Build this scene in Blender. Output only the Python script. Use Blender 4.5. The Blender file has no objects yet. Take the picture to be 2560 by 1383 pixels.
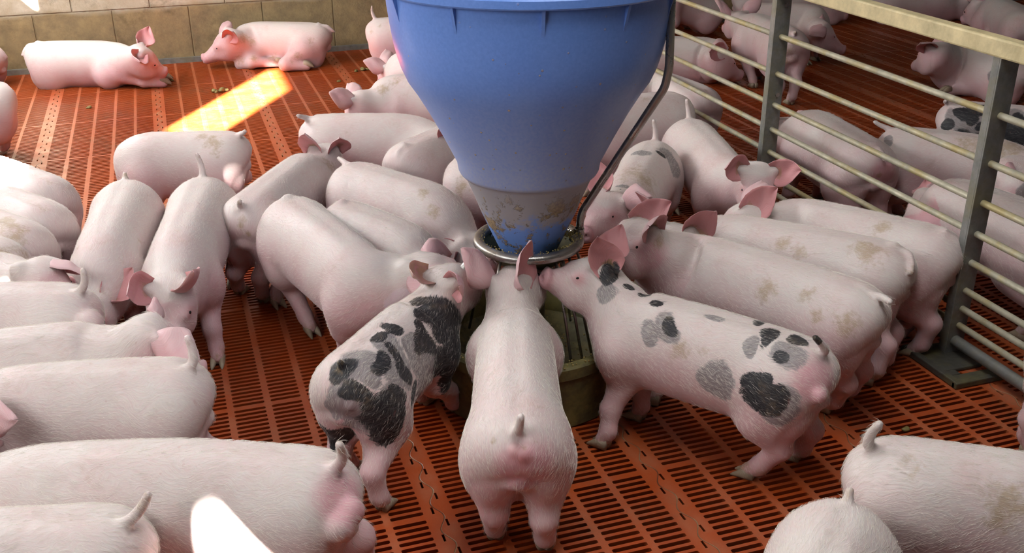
import bpy, bmesh, math, random
import numpy as np
from mathutils import Vector, Matrix
SC = bpy.context.scene; COL = SC.collection
# ---------------------------------------------------------------- camera
cam = bpy.data.cameras.new('camera'); cam.sensor_width = 36.0; cam.lens = 36.0 * 2584.07 / 2560.0
cam.clip_start = .05; cam.clip_end = 100
co = bpy.data.objects.new('camera', cam); COL.objects.link(co)
pit, yaw, rol = math.radians(24.73), math.radians(18.30), math.radians(-.326)
Fv = Vector((math.sin(yaw) * math.cos(pit), math.cos(yaw) * math.cos(pit), -math.sin(pit)))
Rv = Vector((math.cos(yaw), -math.sin(yaw), 0)); Uv = Rv.cross(Fv)
R2 = Rv * math.cos(rol) + Uv * math.sin(rol); U2 = Uv * math.cos(rol) - Rv * math.sin(rol)
co.matrix_world = Matrix(((R2.x, U2.x, -Fv.x, 0), (R2.y, U2.y, -Fv.y, 0), (R2.z, U2.z, -Fv.z, 1.665), (0, 0, 0, 1)))
SC.camera = co
# ---------------------------------------------------------------- light
SC.view_settings.view_transform = 'Standard'; SC.view_settings.look = 'None'; SC.view_settings.gamma = 1; SC.view_settings.use_curve_mapping = False
SC.view_settings.exposure = 0.52
SC.cycles.use_denoising = True
SC.cycles.use_adaptive_sampling = True; SC.cycles.adaptive_threshold = .04
SC.cycles.max_bounces = 4; SC.cycles.diffuse_bounces = 2; SC.cycles.glossy_bounces = 2; SC.cycles.transparent_max_bounces = 4
SC.cycles.caustics_reflective = False; SC.cycles.caustics_refractive = False; SC.cycles.sample_clamp_indirect = 4
world = bpy.data.worlds.new('daylight'); SC.world = world; world.use_nodes = True
bg = world.node_tree.nodes['Background']; bg.inputs[0].default_value = (.78, .86, 1, 1); bg.inputs[1].default_value = .035
def lamp(name, typ, loc, target, energy, color=(1, 1, 1), **kw):
    l = bpy.data.lights.new(name, typ); l.energy = energy; l.color = color
    for k, v in kw.items(): setattr(l, k, v)
    o = bpy.data.objects.new(name, l); COL.objects.link(o); o.location = loc
    o.rotation_euler = (Vector(target) - Vector(loc)).to_track_quat('-Z', 'Y').to_euler(); return o
SUN_D = Vector((.5 * math.cos(math.radians(28)), .866 * math.cos(math.radians(28)), -math.sin(math.radians(28))))
lamp('sun', 'SUN', tuple(-SUN_D * 12), (0, 0, 0), 135.0, (1, .97, .92), angle=math.radians(1.1))
# daylight of the long window band high in the left wall, plus an overhead fill added to brighten the near pen
lamp('window_daylight', 'AREA', (-1.6, 5.6, 1.9), (1.4, 5.4, .2), 130, (.96, .98, 1), shape='RECTANGLE', size=3.6, size_y=.9)
lamp('near_window_daylight', 'AREA', (-1.6, 1.9, 1.9), (1.4, 2.6, .3), 34, (.96, .98, 1), shape='RECTANGLE', size=3.0, size_y=.9)
lamp('overhead_fill', 'AREA', (1.0, 1.9, 2.92), (1.1, 2.1, 0), 30, (.96, .98, 1), shape='RECTANGLE', size=1.0, size_y=2.0)
# ---------------------------------------------------------------- pig anatomy (numpy only)
import numpy as np, math
def V(*a): return np.array(a, float)
def unit(v):
    v = np.asarray(v, float); n = np.linalg.norm(v); return v / n if n > 1e-9 else v
def smin(a, b, k):
    h = np.clip(0.5 + 0.5 * (b - a) / k, 0, 1); return b + (a - b) * h - k * h * (1 - h)
def sd_cone(p, a, b, ra, rb):
    ba = b - a; l2 = float(ba @ ba) + 1e-12
    h = np.clip((p - a) @ ba / l2, 0, 1)
    q = p - a - h[:, None] * ba
    return np.sqrt((q * q).sum(1)) - (ra + (rb - ra) * h)
def sd_ell(p, c, axes, r):
    q = (p - c) @ np.array(axes).T / np.array(r)
    k = np.sqrt((q * q).sum(1)) + 1e-9
    g = q / np.array(r); k1 = np.sqrt((g * g).sum(1)) + 1e-9
    return k * (k - 1) / k1
def catmull(P, n):
    P = np.array(P, float); Q = np.vstack([2 * P[0] - P[1], P, 2 * P[-1] - P[-2]])
    seg = np.linalg.norm(np.diff(P[:, :3], axis=0), axis=1); out = []
    tot = seg.sum()
    for i in range(len(P) - 1):
        m = max(2, int(round(n * seg[i] / tot)))
        t = np.linspace(0, 1, m, endpoint=False)[:, None]
        p0, p1, p2, p3 = Q[i:i + 4]
        out.append(.5 * (2 * p1 + (p2 - p0) * t + (2 * p0 - 5 * p1 + 4 * p2 - p3) * t**2 + (3 * p1 - p0 - 3 * p2 + p3) * t**3))
    return np.vstack(out + [P[-1:]])

class Pig:
    def __init__(self, d):
        self.d = d; s = self.s = d['s']
        g = lambda k: np.array(d[k], float)
        H, S, K, N = g('H'), g('S'), g('K'), g('N')
        M = g('M') if 'M' in d else (H + S) / 2 + V(0, 0, -.004 * s)
        lie = self.lie = d.get('lie', 0)
        fat = d.get('fat', 1.0)
        rd = unit(H - M)
        Nk = S * .42 + K * .58 + V(0, 0, -.012 * s)
        keys = [H - rd * -.03 * s, H, M, S, Nk, K]
        rw = [.120, .121, .113, .105, .084, .062]
        rh = [.128, .132, .142, .136, .104, .068]
        kk = np.array([list(k) + [a * s * fat, b * s * (fat if not lie else .98)] for k, a, b in zip(keys, rw, rh)])
        c = catmull(kk, 40)
        cap = []                                # rounded croup: elliptical profile, dropping backwards
        for x in (.995, .98, .955, .92, .88, .83, .77, .70, .62, .54, .46, .38, .30, .22, .14, .06):
            q = (1 - x ** 2.5) ** (1 / 2.5); e = x * .086 * s
            cap.append(list(c[0, :3] + rd * e - V(0, 0, .024 * s * x ** 3)) + [c[0, 3] * q, c[0, 4] * q])
        self.c = np.vstack([np.array(cap), c])
        pts = self.c[:, :3]
        T = np.gradient(pts, axis=0); T /= np.linalg.norm(T, axis=1)[:, None]
        roll = d.get('roll', 0.0)
        up0 = V(0, 0, 1)
        side = np.cross(T, up0); side /= np.linalg.norm(side, axis=1)[:, None]   # right-hand side of the pig
        up = np.cross(side, T)
        if roll:
            cr, sr = math.cos(roll), math.sin(roll)
            side, up = side * cr + up * sr, up * cr - side * sr
        self.T, self.side, self.up = T, side, up
        self.L = np.concatenate([[0], np.cumsum(np.linalg.norm(np.diff(pts, axis=0), axis=1))])
        self.H, self.S, self.K, self.N, self.M = H, S, K, N, M
        i_h = int(np.argmin(((pts - H)**2).sum(1))); i_s = int(np.argmin(((pts - S)**2).sum(1)))
        self.ih, self.is_ = i_h, i_s
        # head frame
        f = unit(N - K); hu = V(0, 0, 1)
        if 'hup' in d: hu = unit(d['hup'])
        hs = np.cross(f, hu)
        if np.linalg.norm(hs) < .05: hs = side[-1]
        hs = unit(hs); hu = np.cross(hs, f)
        hr = d.get('hroll', 0.0)
        if hr: hs, hu = hs * math.cos(hr) + hu * math.sin(hr), hu * math.cos(hr) - hs * math.sin(hr)
        self.f, self.hs, self.hu = f, hs, hu
        self.hl = np.linalg.norm(N - K)
        # legs: list of (kind, polyline, radii)
        self.legs = []; self.hooves = []
        fh, sh, uh = T[i_h] * V(1, 1, 0), side[i_h], up[i_h]
        fs, ss, us = T[i_s] * V(1, 1, 0), side[i_s], up[i_s]
        fh, fs = unit(fh), unit(fs)
        rng = np.random.RandomState(d.get('seed', 1))
        feet = d.get('feet', {})
        polys = d.get('legs', {})
        for nm, sg in (('FL', -1), ('FR', 1)):
            if nm in polys:
                pl = [np.array(q, float) for q in polys[nm]]
                A = S + ss * sg * .07 * s - us * .05 * s
                pl = [A] + pl; n = len(pl)
                rr = list(np.interp(np.linspace(0, 1, n), [0, .35, .7, 1], [.058, .042, .028, .021]) * s * d.get('legw', 1))
                self.legs.append((nm, pl, rr)); self.hooves.append((nm, pl[-1], unit(pl[-1] - pl[-2])))
            elif not lie:
                A = S + ss * sg * .068 * s - us * .05 * s
                ft = np.array(feet[nm], float) if nm in feet else (S + ss * sg * .07 * s + fs * rng.uniform(-.02, .05) * s)
                ft = V(ft[0], ft[1], 0)
                E = V(A[0], A[1], .185 * s) - fs * .02 * s
                kn = E * .45 + ft * .55; kn = V(kn[0], kn[1], .108 * s) + fs * .012 * s
                fl = E * .15 + ft * .85; fl = V(fl[0], fl[1], .05 * s)
                to = ft + fs * .012 * s + V(0, 0, .024 * s)
                self.legs.append((nm, [A, E, kn, fl, to], [x * s for x in (.062, .046, .031, .0245, .022)]))
                self.hooves.append((nm, ft + fs * .012 * s, fs))
        for nm, sg in (('HL', -1), ('HR', 1)):
            if nm in polys:
                pl = [np.array(q, float) for q in polys[nm]]
                A = H + sh * sg * .06 * s - uh * .03 * s
                pl = [A] + pl; n = len(pl)
                rr = list(np.interp(np.linspace(0, 1, n), [0, .35, .7, 1], [.08, .058, .03, .021]) * s * d.get('legw', 1))
                self.legs.append((nm, pl, rr)); self.hooves.append((nm, pl[-1], unit(pl[-1] - pl[-2])))
            elif not lie:
                A = H + sh * sg * .058 * s - uh * .045 * s - fh * .012 * s
                ft = np.array(feet[nm], float) if nm in feet else (H + sh * sg * .072 * s + fh * rng.uniform(-.07, .0) * s)
                ft = V(ft[0], ft[1], 0)
                hk = A * .45 + ft * .55; hk = V(hk[0], hk[1], .128 * s) - fh * .05 * s
                st = V(A[0], A[1], .205 * s) + fh * .035 * s + sh * sg * .012 * s
                fl = hk * .2 + ft * .8; fl = V(fl[0], fl[1], .05 * s) - fh * .006 * s
                to = ft + fh * .012 * s + V(0, 0, .024 * s)
                self.legs.append((nm, [A, st, hk, fl, to], [x * s for x in (.076, .064, .034, .0255, .022)]))
                self.hooves.append((nm, ft + fh * .012 * s, fh))
        self.hams = []
        if not lie:
            for sg in (-1, 1):
                c = H + sh * sg * .061 * s - uh * .045 * s - T[i_h] * .012 * s
                self.hams.append((c, (T[i_h], sh, uh), (.100 * s, .068 * s, .120 * s)))
        else:
            near = d.get('ham', [])
            for sg, dz in near:
                c = H + sh * sg * .062 * s - uh * .03 * s + V(0, 0, dz) * s
                self.hams.append((c, (T[i_h], sh, uh), (.105 * s, .072 * s, .11 * s)))
        # tail root on the croup
        i0 = 10
        self.tailroot = pts[i0] + up[i0] * self.c[i0, 4] * .9
        td = d.get('tail', 'up')
        b, u_, sd = -T[i0], up[i0], side[i0]
        if isinstance(td, str):
            sh_ = {'none': [(.3, 1, 0)], 'up': [(.3, 1, 0), (.1, 1, .15), (-.25, .9, .2)], 'curl': [(.8, .7, 0), (.5, .9, .3), (-.7, .6, .5)],
                   'back': [(1, .35, 0), (1, .1, .1), (.9, .3, .3)], 'down': [(.9, -.1, 0), (.5, -.8, .1), (.2, -1, .2)],
                   'side': [(.7, .4, .4), (.5, .2, .8), (.3, .5, .7)], 'stub': [(.6, .9, 0), (.4, .9, 0)]}[td]
            q = self.tailroot - b * .012 * s; path = [q]
            for a in sh_: q = q + unit(b * a[0] + u_ * a[1] + sd * a[2]) * (.034 if td != 'stub' else .02) * s; path.append(q)
        else:
            path = [self.tailroot] + [np.array(q, float) for q in td]
            path.insert(0, path[0] - unit(path[1] - path[0]) * .015 * s)
        self.tail = catmull(path, 14)

    def spine_param(self, p):
        pts = self.c[:, :3]
        a = pts[:-1]; ab = np.diff(pts, axis=0); l2 = (ab * ab).sum(1)
        n = len(p); best = np.full(n, 1e9); bi = np.zeros(n, int); bh = np.zeros(n)
        for i in range(len(a)):
            q = p - a[i]; h = np.clip(q @ ab[i] / l2[i], 0, 1); q = q - h[:, None] * ab[i]
            d = (q * q).sum(1); m = d < best
            best[m] = d[m]; bi[m] = i; bh[m] = h[m]
        return bi, bh
    def torso(self, p, want=False):
        bi, bh = self.spine_param(p)
        w = bh[:, None]
        lerp = lambda A: A[bi] * (1 - w) + A[bi + 1] * w
        c = lerp(self.c); q = p - c[:, :3]
        S_, U_, T_ = lerp(self.side), lerp(self.up), lerp(self.T)
        a = (q * S_).sum(1); b = (q * U_).sum(1); t = (q * T_).sum(1)
        rw, rh = c[:, 3], c[:, 4]
        if want:
            return self.L[bi] * (1 - bh) + self.L[bi + 1] * bh, np.arctan2(a, b), rw
        s = self.s
        rhh = rh * (1 - .035 * np.exp(-(a / (.022 * s))**2) * (b > 0))
        k = np.sqrt((a / rw)**2 + (b / rhh)**2 + (t / rw)**2)
        g = np.sqrt((a / rw**2)**2 + (b / rhh**2)**2 + (t / rw**2)**2) / np.maximum(k, 1e-6)
        return (k - 1) / np.maximum(g, 1e-6) * .95
    def sdf(self, p):
        s = self.s; d = self.torso(p)
        if self.hams:
            h = sd_ell(p, *self.hams[0])
            for x in self.hams[1:]: h = smin(h, sd_ell(p, *x), .018 * s)
            d = smin(d, h, .06 * s)
        for nm, pl, rr in self.legs:
            l = None
            for i in range(len(pl) - 1):
                c = sd_cone(p, pl[i], pl[i + 1], rr[i], rr[i + 1])
                l = c if l is None else smin(l, c, .016 * s)
            if nm[0] == 'F':   # shoulder blade mass
                l = smin(l, sd_ell(p, pl[0] + V(0, 0, .01 * s), np.eye(3), (.075 * s, .075 * s, .095 * s)), .03 * s)
            d = smin(d, l, .034 * s)
        # head
        K, N, f, hs, hu, hl = self.K, self.N, self.f, self.hs, self.hu, self.hl
        h = sd_ell(p, K + f * .02 * s, (f, hs, hu), (.085 * s, .07 * s, .076 * s))
        mid = K + f * hl * .52 - hu * .012 * s
        h = smin(h, sd_cone(p, K + f * .05 * s - hu * .004 * s, mid, .066 * s, .047 * s), .03 * s)
        h = smin(h, sd_cone(p, mid, N - f * .014 * s - hu * .008 * s, .046 * s, .033 * s), .03 * s)
        for sg in (-1, 1):
            h = smin(h, sd_ell(p, K + f * .055 * s - hu * .045 * s + hs * sg * .032 * s, (f, hs, hu), (.062 * s, .036 * s, .046 * s)), .03 * s)
            h = smin(h, sd_ell(p, K + f * .078 * s + hu * .03 * s + hs * sg * .036 * s, (f, hs, hu), (.03 * s, .02 * s, .018 * s)), .022 * s)
            # ear root
            e = K - f * .005 * s + hu * .048 * s + hs * sg * .046 * s
            ed = self.eardir(sg)[0]
            h = smin(h, sd_cone(p, e - ed * .015 * s, e + ed * .022 * s, .026 * s, .018 * s), .02 * s)
        # jaw
        h = smin(h, sd_cone(p, K + f * .06 * s - hu * .045 * s, N - f * .045 * s - hu * .034 * s, .04 * s, .018 * s), .02 * s)
        # snout disc
        h = smin(h, sd_ell(p, N - f * .006 * s, (f, hs, hu), (.013 * s, .036 * s, .033 * s)), .01 * s)
        # nostrils, mouth line
        for sg in (-1, 1):
            n = sd_ell(p, N + f * .008 * s + hs * sg * .013 * s - hu * .002 * s, (f, hs, hu), (.012 * s, .0065 * s, .009 * s))
            h = np.maximum(h, -n)
        d = smin(d, h, .03 * s)
        for q, r in self.d.get('lumps', []):
            d = smin(d, sd_ell(p, np.array(q, float), np.eye(3), np.array(r, float)), .014 * s)
        # tail
        if self.d.get('tail') == 'none': return d
        t = self.tail
        rt = np.linspace(.0145, .0085, len(t)) * s
        tt = sd_cone(p, t[0] - (t[1] - t[0]) * .5, t[2], .026 * s, .014 * s)
        for i in range(1, len(t) - 1): tt = np.minimum(tt, sd_cone(p, t[i], t[i + 1], rt[i], rt[i + 1]))
        d = smin(d, tt, .014 * s)
        return d
    def bounds(self):
        P = [self.c[:, :3], self.tail, np.array([self.N, self.K])] + [np.array(l[1]) for l in self.legs]
        P = np.vstack(P); m = .155 * self.s
        lo, hi = P.min(0) - m, P.max(0) + m
        return V(lo[0], lo[1], max(lo[2], -.03)), hi
    def eardir(self, sg):
        e = self.d.get('earR' if sg > 0 else 'earL', self.d.get('ears', ((-.25, .55, .8), (.75, .55, -.2))))
        (a, b, c), (x, y, z) = e
        return (unit(self.f * a + self.hs * sg * b + self.hu * c), unit(self.f * x + self.hs * sg * y + self.hu * z))
    def ear(self, sg):
        """leaf-shaped cupped ear: closed shell, (verts, faces, inner mask)"""
        s = self.s * self.d.get('earsize', 1.0); dr, fc = self.eardir(sg)
        base = self.K - self.f * .005 * self.s + self.hu * .05 * self.s + self.hs * sg * .047 * self.s + dr * .004 * s
        fc = unit(fc - dr * (fc @ dr)); ax = np.cross(dr, fc)
        nu, nv = 15, 13; L = .142 * s; Wd = .054 * s
        u = np.linspace(0, 1, nu); v = np.linspace(-1, 1, nv)
        U, Vv = np.meshgrid(u, v, indexing='ij')
        wprof = np.interp(U, [0, .12, .3, .5, .7, .85, .95, 1], [.5, .78, 1, .98, .74, .43, .19, .04]) * Wd
        cup = np.interp(U, [0, .25, .6, 1], [.042, .034, .02, .004]) * s
        bend = self.d.get('earbend', .35)
        ctr = base[None, None] + dr * (U * L)[..., None] + fc * ((U**2) * L * bend)[..., None]
        P = ctr + ax * (Vv * wprof + .006 * s * np.sin(U * 5))[..., None] + fc * ((Vv**2 - .35) * cup + .003 * s * np.sin(U * 11 + Vv * 4))[..., None]
        du = np.gradient(P, axis=0); dv = np.gradient(P, axis=1)
        n = np.cross(du, dv); n /= np.linalg.norm(n, axis=2)[..., None] + 1e-12
        if (n[4, 6] @ fc) < 0: n = -n
        edge = np.clip(1 - np.abs(Vv)**6, .15, 1) * np.clip((1 - U) * 7, .25, 1)
        th = np.interp(U, [0, .4, 1], [.009, .0055, .0035])[..., None] * s * edge[..., None]
        A = (P + n * th * .5).reshape(-1, 3); B = (P - n * th * .5).reshape(-1, 3)
        q = nu * nv; F = []
        idx = np.arange(q).reshape(nu, nv)
        flip = (np.cross(du[4, 6], dv[4, 6]) @ fc) < 0
        for i in range(nu - 1):
            for j in range(nv - 1):
                a, b, c, d = idx[i, j], idx[i + 1, j], idx[i + 1, j + 1], idx[i, j + 1]
                f1 = (a, b, c, d); f2 = (d + q, c + q, b + q, a + q)
                F += [f1, f2] if not flip else [f1[::-1], f2[::-1]]
        bd = [idx[i, 0] for i in range(nu)] + [idx[-1, j] for j in range(1, nv)] + [idx[i, -1] for i in range(nu - 2, -1, -1)] + [idx[0, j] for j in range(nv - 2, 0, -1)]
        for i in range(len(bd)):
            a, b = bd[i], bd[(i + 1) % len(bd)]
            f1 = (b, a, a + q, b + q); F.append(f1 if not flip else f1[::-1])
        inner = np.concatenate([np.ones(q), np.zeros(q)])
        return np.vstack([A, B]), np.array(F), inner
    def mesh(self, h):
        lo, hi = self.bounds()
        v, f = polygonise(self.sdf, lo, hi, h)
        for it in range(1):          # pull the net onto the surface
            d = self.sdf(v); e = h * .4; G = np.stack([self.sdf(v + np.eye(3)[i] * e) - d for i in range(3)], 1) / e
            g2 = (G * G).sum(1); st = np.clip(d / np.maximum(g2, .15), -h, h)
            v = v - G * st[:, None]
        # relax the net: removes faint ridges where spine segments meet
        e = np.vstack([f[:, [0, 1]], f[:, [1, 2]], f[:, [2, 3]], f[:, [3, 0]]])
        cnt = np.bincount(np.r_[e[:, 0], e[:, 1]], minlength=len(v))[:, None] + 1e-9
        keep = np.clip(np.minimum(np.linalg.norm(v - self.N, axis=1) / (.10 * self.s), np.min(np.linalg.norm(v[:, None] - self.tail[None], axis=2), axis=1) / (.05 * self.s)) - .3, .05, 1)[:, None]
        for it in range(8):
            for lam in (.55, -.56):
                a = np.zeros_like(v)
                for k in range(3): a[:, k] = np.bincount(np.r_[e[:, 0], e[:, 1]], weights=np.r_[v[e[:, 1], k], v[e[:, 0], k]], minlength=len(v))
                v = v + (a / cnt - v) * lam * keep
        bi, bh = self.spine_param(v); nk = np.clip((bi - self.is_ + 5) / 4., 0, 1) * np.clip((len(self.c) - 3 - bi) / 2., 0, 1)
        nk = (nk * np.clip((v[:, 2] - (.10 if self.lie else .2) * self.s) / (.05 * self.s), 0, 1) * np.clip(np.linalg.norm(v - self.K - self.f * .06 * self.s, axis=1) / (.05 * self.s) - 1.6, 0, 1))[:, None]
        for it in range(16):
            a = np.zeros_like(v)
            for k in range(3): a[:, k] = np.bincount(np.r_[e[:, 0], e[:, 1]], weights=np.r_[v[e[:, 1], k], v[e[:, 0], k]], minlength=len(v))
            v = v + (a / cnt - v) * .55 * nk
        return v, f

def polygonise(fn, lo, hi, h):
    """surface nets on a narrow band"""
    n = np.ceil((hi - lo) / h).astype(int) + 1; B = 5
    nb = (n + B - 1) // B; n = nb * B
    ax = [lo[i] + np.arange(n[i]) * h for i in range(3)]
    cc = [lo[i] + (np.arange(nb[i]) + .5) * B * h - .5 * h for i in range(3)]
    C = np.stack(np.meshgrid(*cc, indexing='ij'), -1).reshape(-1, 3)
    dc = fn(C); near = np.abs(dc) < B * h * 1.15
    D = np.empty((nb[0], nb[1], nb[2], B, B, B), np.float32)
    D[:] = np.sign(dc).reshape(nb)[..., None, None, None] * 10 * h
    I = np.argwhere(near.reshape(nb))
    off = np.stack(np.meshgrid(*[np.arange(B)] * 3, indexing='ij'), -1).reshape(-1, 3)
    pts = ((I[:, None] * B + off[None]) * h + lo).reshape(-1, 3)
    val = np.concatenate([fn(pts[i:i + 60000]) for i in range(0, len(pts), 60000)])
    D[I[:, 0], I[:, 1], I[:, 2]] = val.reshape(-1, B, B, B)
    D = D.transpose(0, 3, 1, 4, 2, 5).reshape(n)
    D[0] = D[-1] = 1; D[:, 0] = D[:, -1] = 1; D[:, :, 0] = np.maximum(D[:, :, 0], .001); D[:, :, -1] = 1
    s = D < 0
    m = np.zeros(n - 1, int)
    for a in (0, 1):
        for b in (0, 1):
            for c in (0, 1): m += s[a:n[0] - 1 + a, b:n[1] - 1 + b, c:n[2] - 1 + c]
    act = (m > 0) & (m < 8); A = np.argwhere(act)
    acc = np.zeros((len(A), 3)); cnt = np.zeros(len(A))
    cor = [(a, b, c) for a in (0, 1) for b in (0, 1) for c in (0, 1)]
    g = lambda o: D[A[:, 0] + o[0], A[:, 1] + o[1], A[:, 2] + o[2]]
    for x in cor:
        for k in range(3):
            if x[k] == 0:
                y = list(x); y[k] = 1
                d0, d1 = g(x), g(y); c = (d0 < 0) != (d1 < 0)
                t = np.where(c, d0 / np.where(c, d0 - d1, 1), 0)
                q = np.tile(np.array(x, float), (len(A), 1)); q[:, k] += t
                acc[c] += q[c]; cnt[c] += 1
    v = lo + (A + acc / cnt[:, None]) * h
    vid = -np.ones(n - 1, int); vid[act] = np.arange(len(A))
    F = []
    for k in range(3):
        a, b = [(1, 2), (2, 0), (0, 1)][k]
        s0 = np.take(s, np.arange(n[k] - 1), k); s1 = np.take(s, np.arange(1, n[k]), k)
        E = np.argwhere(s0 != s1)
        E = E[(E[:, a] > 0) & (E[:, b] > 0) & (E[:, a] < n[a] - 1) & (E[:, b] < n[b] - 1)]
        def at(da, db):
            e = E.copy(); e[:, a] -= da; e[:, b] -= db; return vid[e[:, 0], e[:, 1], e[:, 2]]
        q = np.stack([at(1, 1), at(0, 1), at(0, 0), at(1, 0)], 1)
        fl = s0[E[:, 0], E[:, 1], E[:, 2]]
        q[~fl] = q[~fl][:, ::-1]; F.append(q)
    F = np.vstack(F); F = F[(F >= 0).all(1)]
    return v, F
# ---------------------------------------------------------------- materials for animals
class NT:
    def __init__(self, name):
        self.m = bpy.data.materials.new(name); self.m.use_nodes = True
        self.t = self.m.node_tree; self.t.nodes.clear()
        self.out = self.t.nodes.new('ShaderNodeOutputMaterial'); self.b = self.t.nodes.new('ShaderNodeBsdfPrincipled')
        self.t.links.new(self.b.outputs[0], self.out.inputs[0])
    def n(self, typ, **kw):
        nd = self.t.nodes.new('ShaderNode' + typ)
        for k, v in kw.items(): setattr(nd, k, v)
        return nd
    def put(self, sock, val):
        if hasattr(val, 'is_linked') or hasattr(val, 'links'): self.t.links.new(val, sock)
        else: sock.default_value = val
    def attr(self, nm, vec=False):
        a = self.n('Attribute', attribute_name=nm); return a.outputs['Vector'] if vec else a.outputs['Fac']
    def math(self, op, a, b=0.0, c=0.0):
        m = self.n('Math', operation=op); self.put(m.inputs[0], a); self.put(m.inputs[1], b); self.put(m.inputs[2], c); return m.outputs[0]
    def mix(self, fac, a, b, blend='MIX'):
        m = self.n('Mix', data_type='RGBA', blend_type=blend)
        self.put(m.inputs[0], fac); self.put(m.inputs[6], a); self.put(m.inputs[7], b); return m.outputs[2]
    def noise(self, vec, scale, detail=3, rough=.55):
        m = self.n('TexNoise'); self.put(m.inputs['Vector'], vec); m.inputs['Scale'].default_value = scale
        m.inputs['Detail'].default_value = detail; m.inputs['Roughness'].default_value = rough; return m.outputs['Fac']
    def vmul(self, vec, s):
        m = self.n('VectorMath', operation='MULTIPLY'); self.put(m.inputs[0], vec); m.inputs[1].default_value = s; return m.outputs[0]
    def vadd(self, a, b):
        m = self.n('VectorMath', operation='ADD'); self.put(m.inputs[0], a); self.put(m.inputs[1], b); return m.outputs[0]
    def ramp(self, fac, pts):
        r = self.n('ValToRGB'); e = r.color_ramp.elements
        while len(e) > 1: e.remove(e[-1])
        e[0].position, e[0].color = pts[0][0], pts[0][1]
        for p_, c in pts[1:]:
            x = e.new(p_); x.color = c
        self.put(r.inputs[0], fac); return r.outputs[0]
    def mr(self, x, a, b, c=0.0, d=1.0):
        m = self.n('MapRange'); self.put(m.inputs[0], x)
        for i, q in enumerate((a, b, c, d)): m.inputs[i + 1].default_value = q
        return m.outputs[0]
    def bump(self, hgt, strength, dist, normal=None):
        b = self.n('Bump'); self.put(b.inputs['Height'], hgt); b.inputs['Strength'].default_value = strength; b.inputs['Distance'].default_value = dist
        if normal is not None: self.put(b.inputs['Normal'], normal)
        return b.outputs[0]
def C4(r, g, b): return (r, g, b, 1)
def pig_material(name, hide=(.69, .615, .57), pink=(.66, .36, .38), dirty=.35):
    t = NT(name); geo = t.n('TexCoord').outputs['Object']
    hair = t.attr('hair', True)
    warp = t.vadd(t.vmul(hair, (1, 1, 1)), t.vmul(t.n('TexNoise').outputs['Color'], (0, 0, 0)))
    wn = t.n('TexNoise'); t.put(wn.inputs['Vector'], geo); wn.inputs['Scale'].default_value = 9
    hv = t.vadd(hair, t.vmul(wn.outputs['Color'], (.02, .10, 0)))
    st = t.noise(t.vmul(hv, (26, 260, 1)), 1.0, 3, .6)
    st2 = t.noise(t.vmul(hv, (60, 620, 1)), 1.0, 2, .6)
    streak = t.math('ADD', t.math('MULTIPLY', st, .6), t.math('MULTIPLY', st2, .4))
    big = t.noise(geo, 5.0, 3, .6); mid = t.noise(geo, 16.0, 4, .65); fine = t.noise(geo, 60.0, 4, .7)
    pk = t.math('ADD', t.attr('pink'), t.mr(big, .35, .75, -.05, .38))
    pk = t.math('ADD', pk, t.mr(streak, .35, .65, .16, -.12)); 
    pk = t.n('Clamp').outputs[0] if False else t.math('MINIMUM', t.math('MAXIMUM', pk, 0.0), 1.0)
    base = t.mix(pk, C4(*hide), C4(*pink))
    base = t.mix(t.mr(t.attr('inner'), 0, 1, 0, .5), base, C4(.58, .20, .19))
    # black and grey markings with hairy borders
    edge = t.math('MULTIPLY', t.math('SUBTRACT', streak, .5), 1.5)
    edge = t.math('ADD', edge, t.math('MULTIPLY', t.math('SUBTRACT', mid, .5), 1.0))
    gr = t.mr(t.math('ADD', t.attr('grey'), t.math('MULTIPLY', edge, t.mr(t.attr('grey'), 0, .15, 0, 1))), .35, .6, 0, 1)
    base = t.mix(t.math('MULTIPLY', gr, .82), base, t.mix(t.mr(streak, .4, .62), C4(.13, .115, .12), C4(.30, .27, .265)))
    bk = t.mr(t.math('ADD', t.attr('dark'), t.math('MULTIPLY', edge, t.mr(t.attr('dark'), 0, .15, 0, 1))), .4, .6, 0, 1)
    base = t.mix(bk, base, t.mix(t.mr(streak, .5, .68), C4(.018, .017, .02), C4(.11, .10, .10)))
    # mud
    dz = t.math('ADD', t.attr('dirt'), 0.0)
    pat = t.math('ADD', t.math('MULTIPLY', mid, .6), t.math('MULTIPLY', fine, .5))
    dm = t.mr(t.math('ADD', t.math('MULTIPLY', dz, .62), t.math('MULTIPLY', t.math('SUBTRACT', pat, .55), 2.6)), .26, .7, 0, .58)
    dm = t.math('MULTIPLY', dm, t.mr(dz, 0, .35, 0, 1))
    gen = t.math('MULTIPLY', t.mr(t.math('MULTIPLY', big, mid), .27, .42, 0, 1), t.mr(fine, .42, .7, 0, dirty))
    base = t.mix(gen, base, C4(.40, .27, .15)); base = t.mix(dm, base, t.mix(fine, C4(.24, .15, .06), C4(.46, .32, .14)))
    # small scratches
    sc = t.noise(t.vmul(geo, (30, 30, 9)), 2.2, 1, .4)
    base = t.mix(t.mr(sc, .755, .80, 0, .22), base, C4(.45, .16, .14))
    wet = t.mr(t.math('ADD', t.attr('wet'), t.math('MULTIPLY', t.math('SUBTRACT', mid, .5), 1.2)), .35, .6)
    wet = t.math('MULTIPLY', wet, t.mr(t.attr('wet'), 0, .2))
    base = t.mix(t.math('MULTIPLY', wet, .55), base, C4(.82, .68, .74))
    t.put(t.b.inputs['Base Color'], base)
    t.put(t.b.inputs['Roughness'], t.mr(wet, 0, 1, .52, .16))
    t.b.inputs['Subsurface Weight'].default_value = .12; t.b.inputs['Subsurface Radius'].default_value = (.012, .005, .003); t.b.inputs['Subsurface Scale'].default_value = 1.0
    t.b.inputs['Specular IOR Level'].default_value = .35
    t.b.inputs['Sheen Weight'].default_value = .12; t.b.inputs['Sheen Roughness'].default_value = .4
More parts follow.
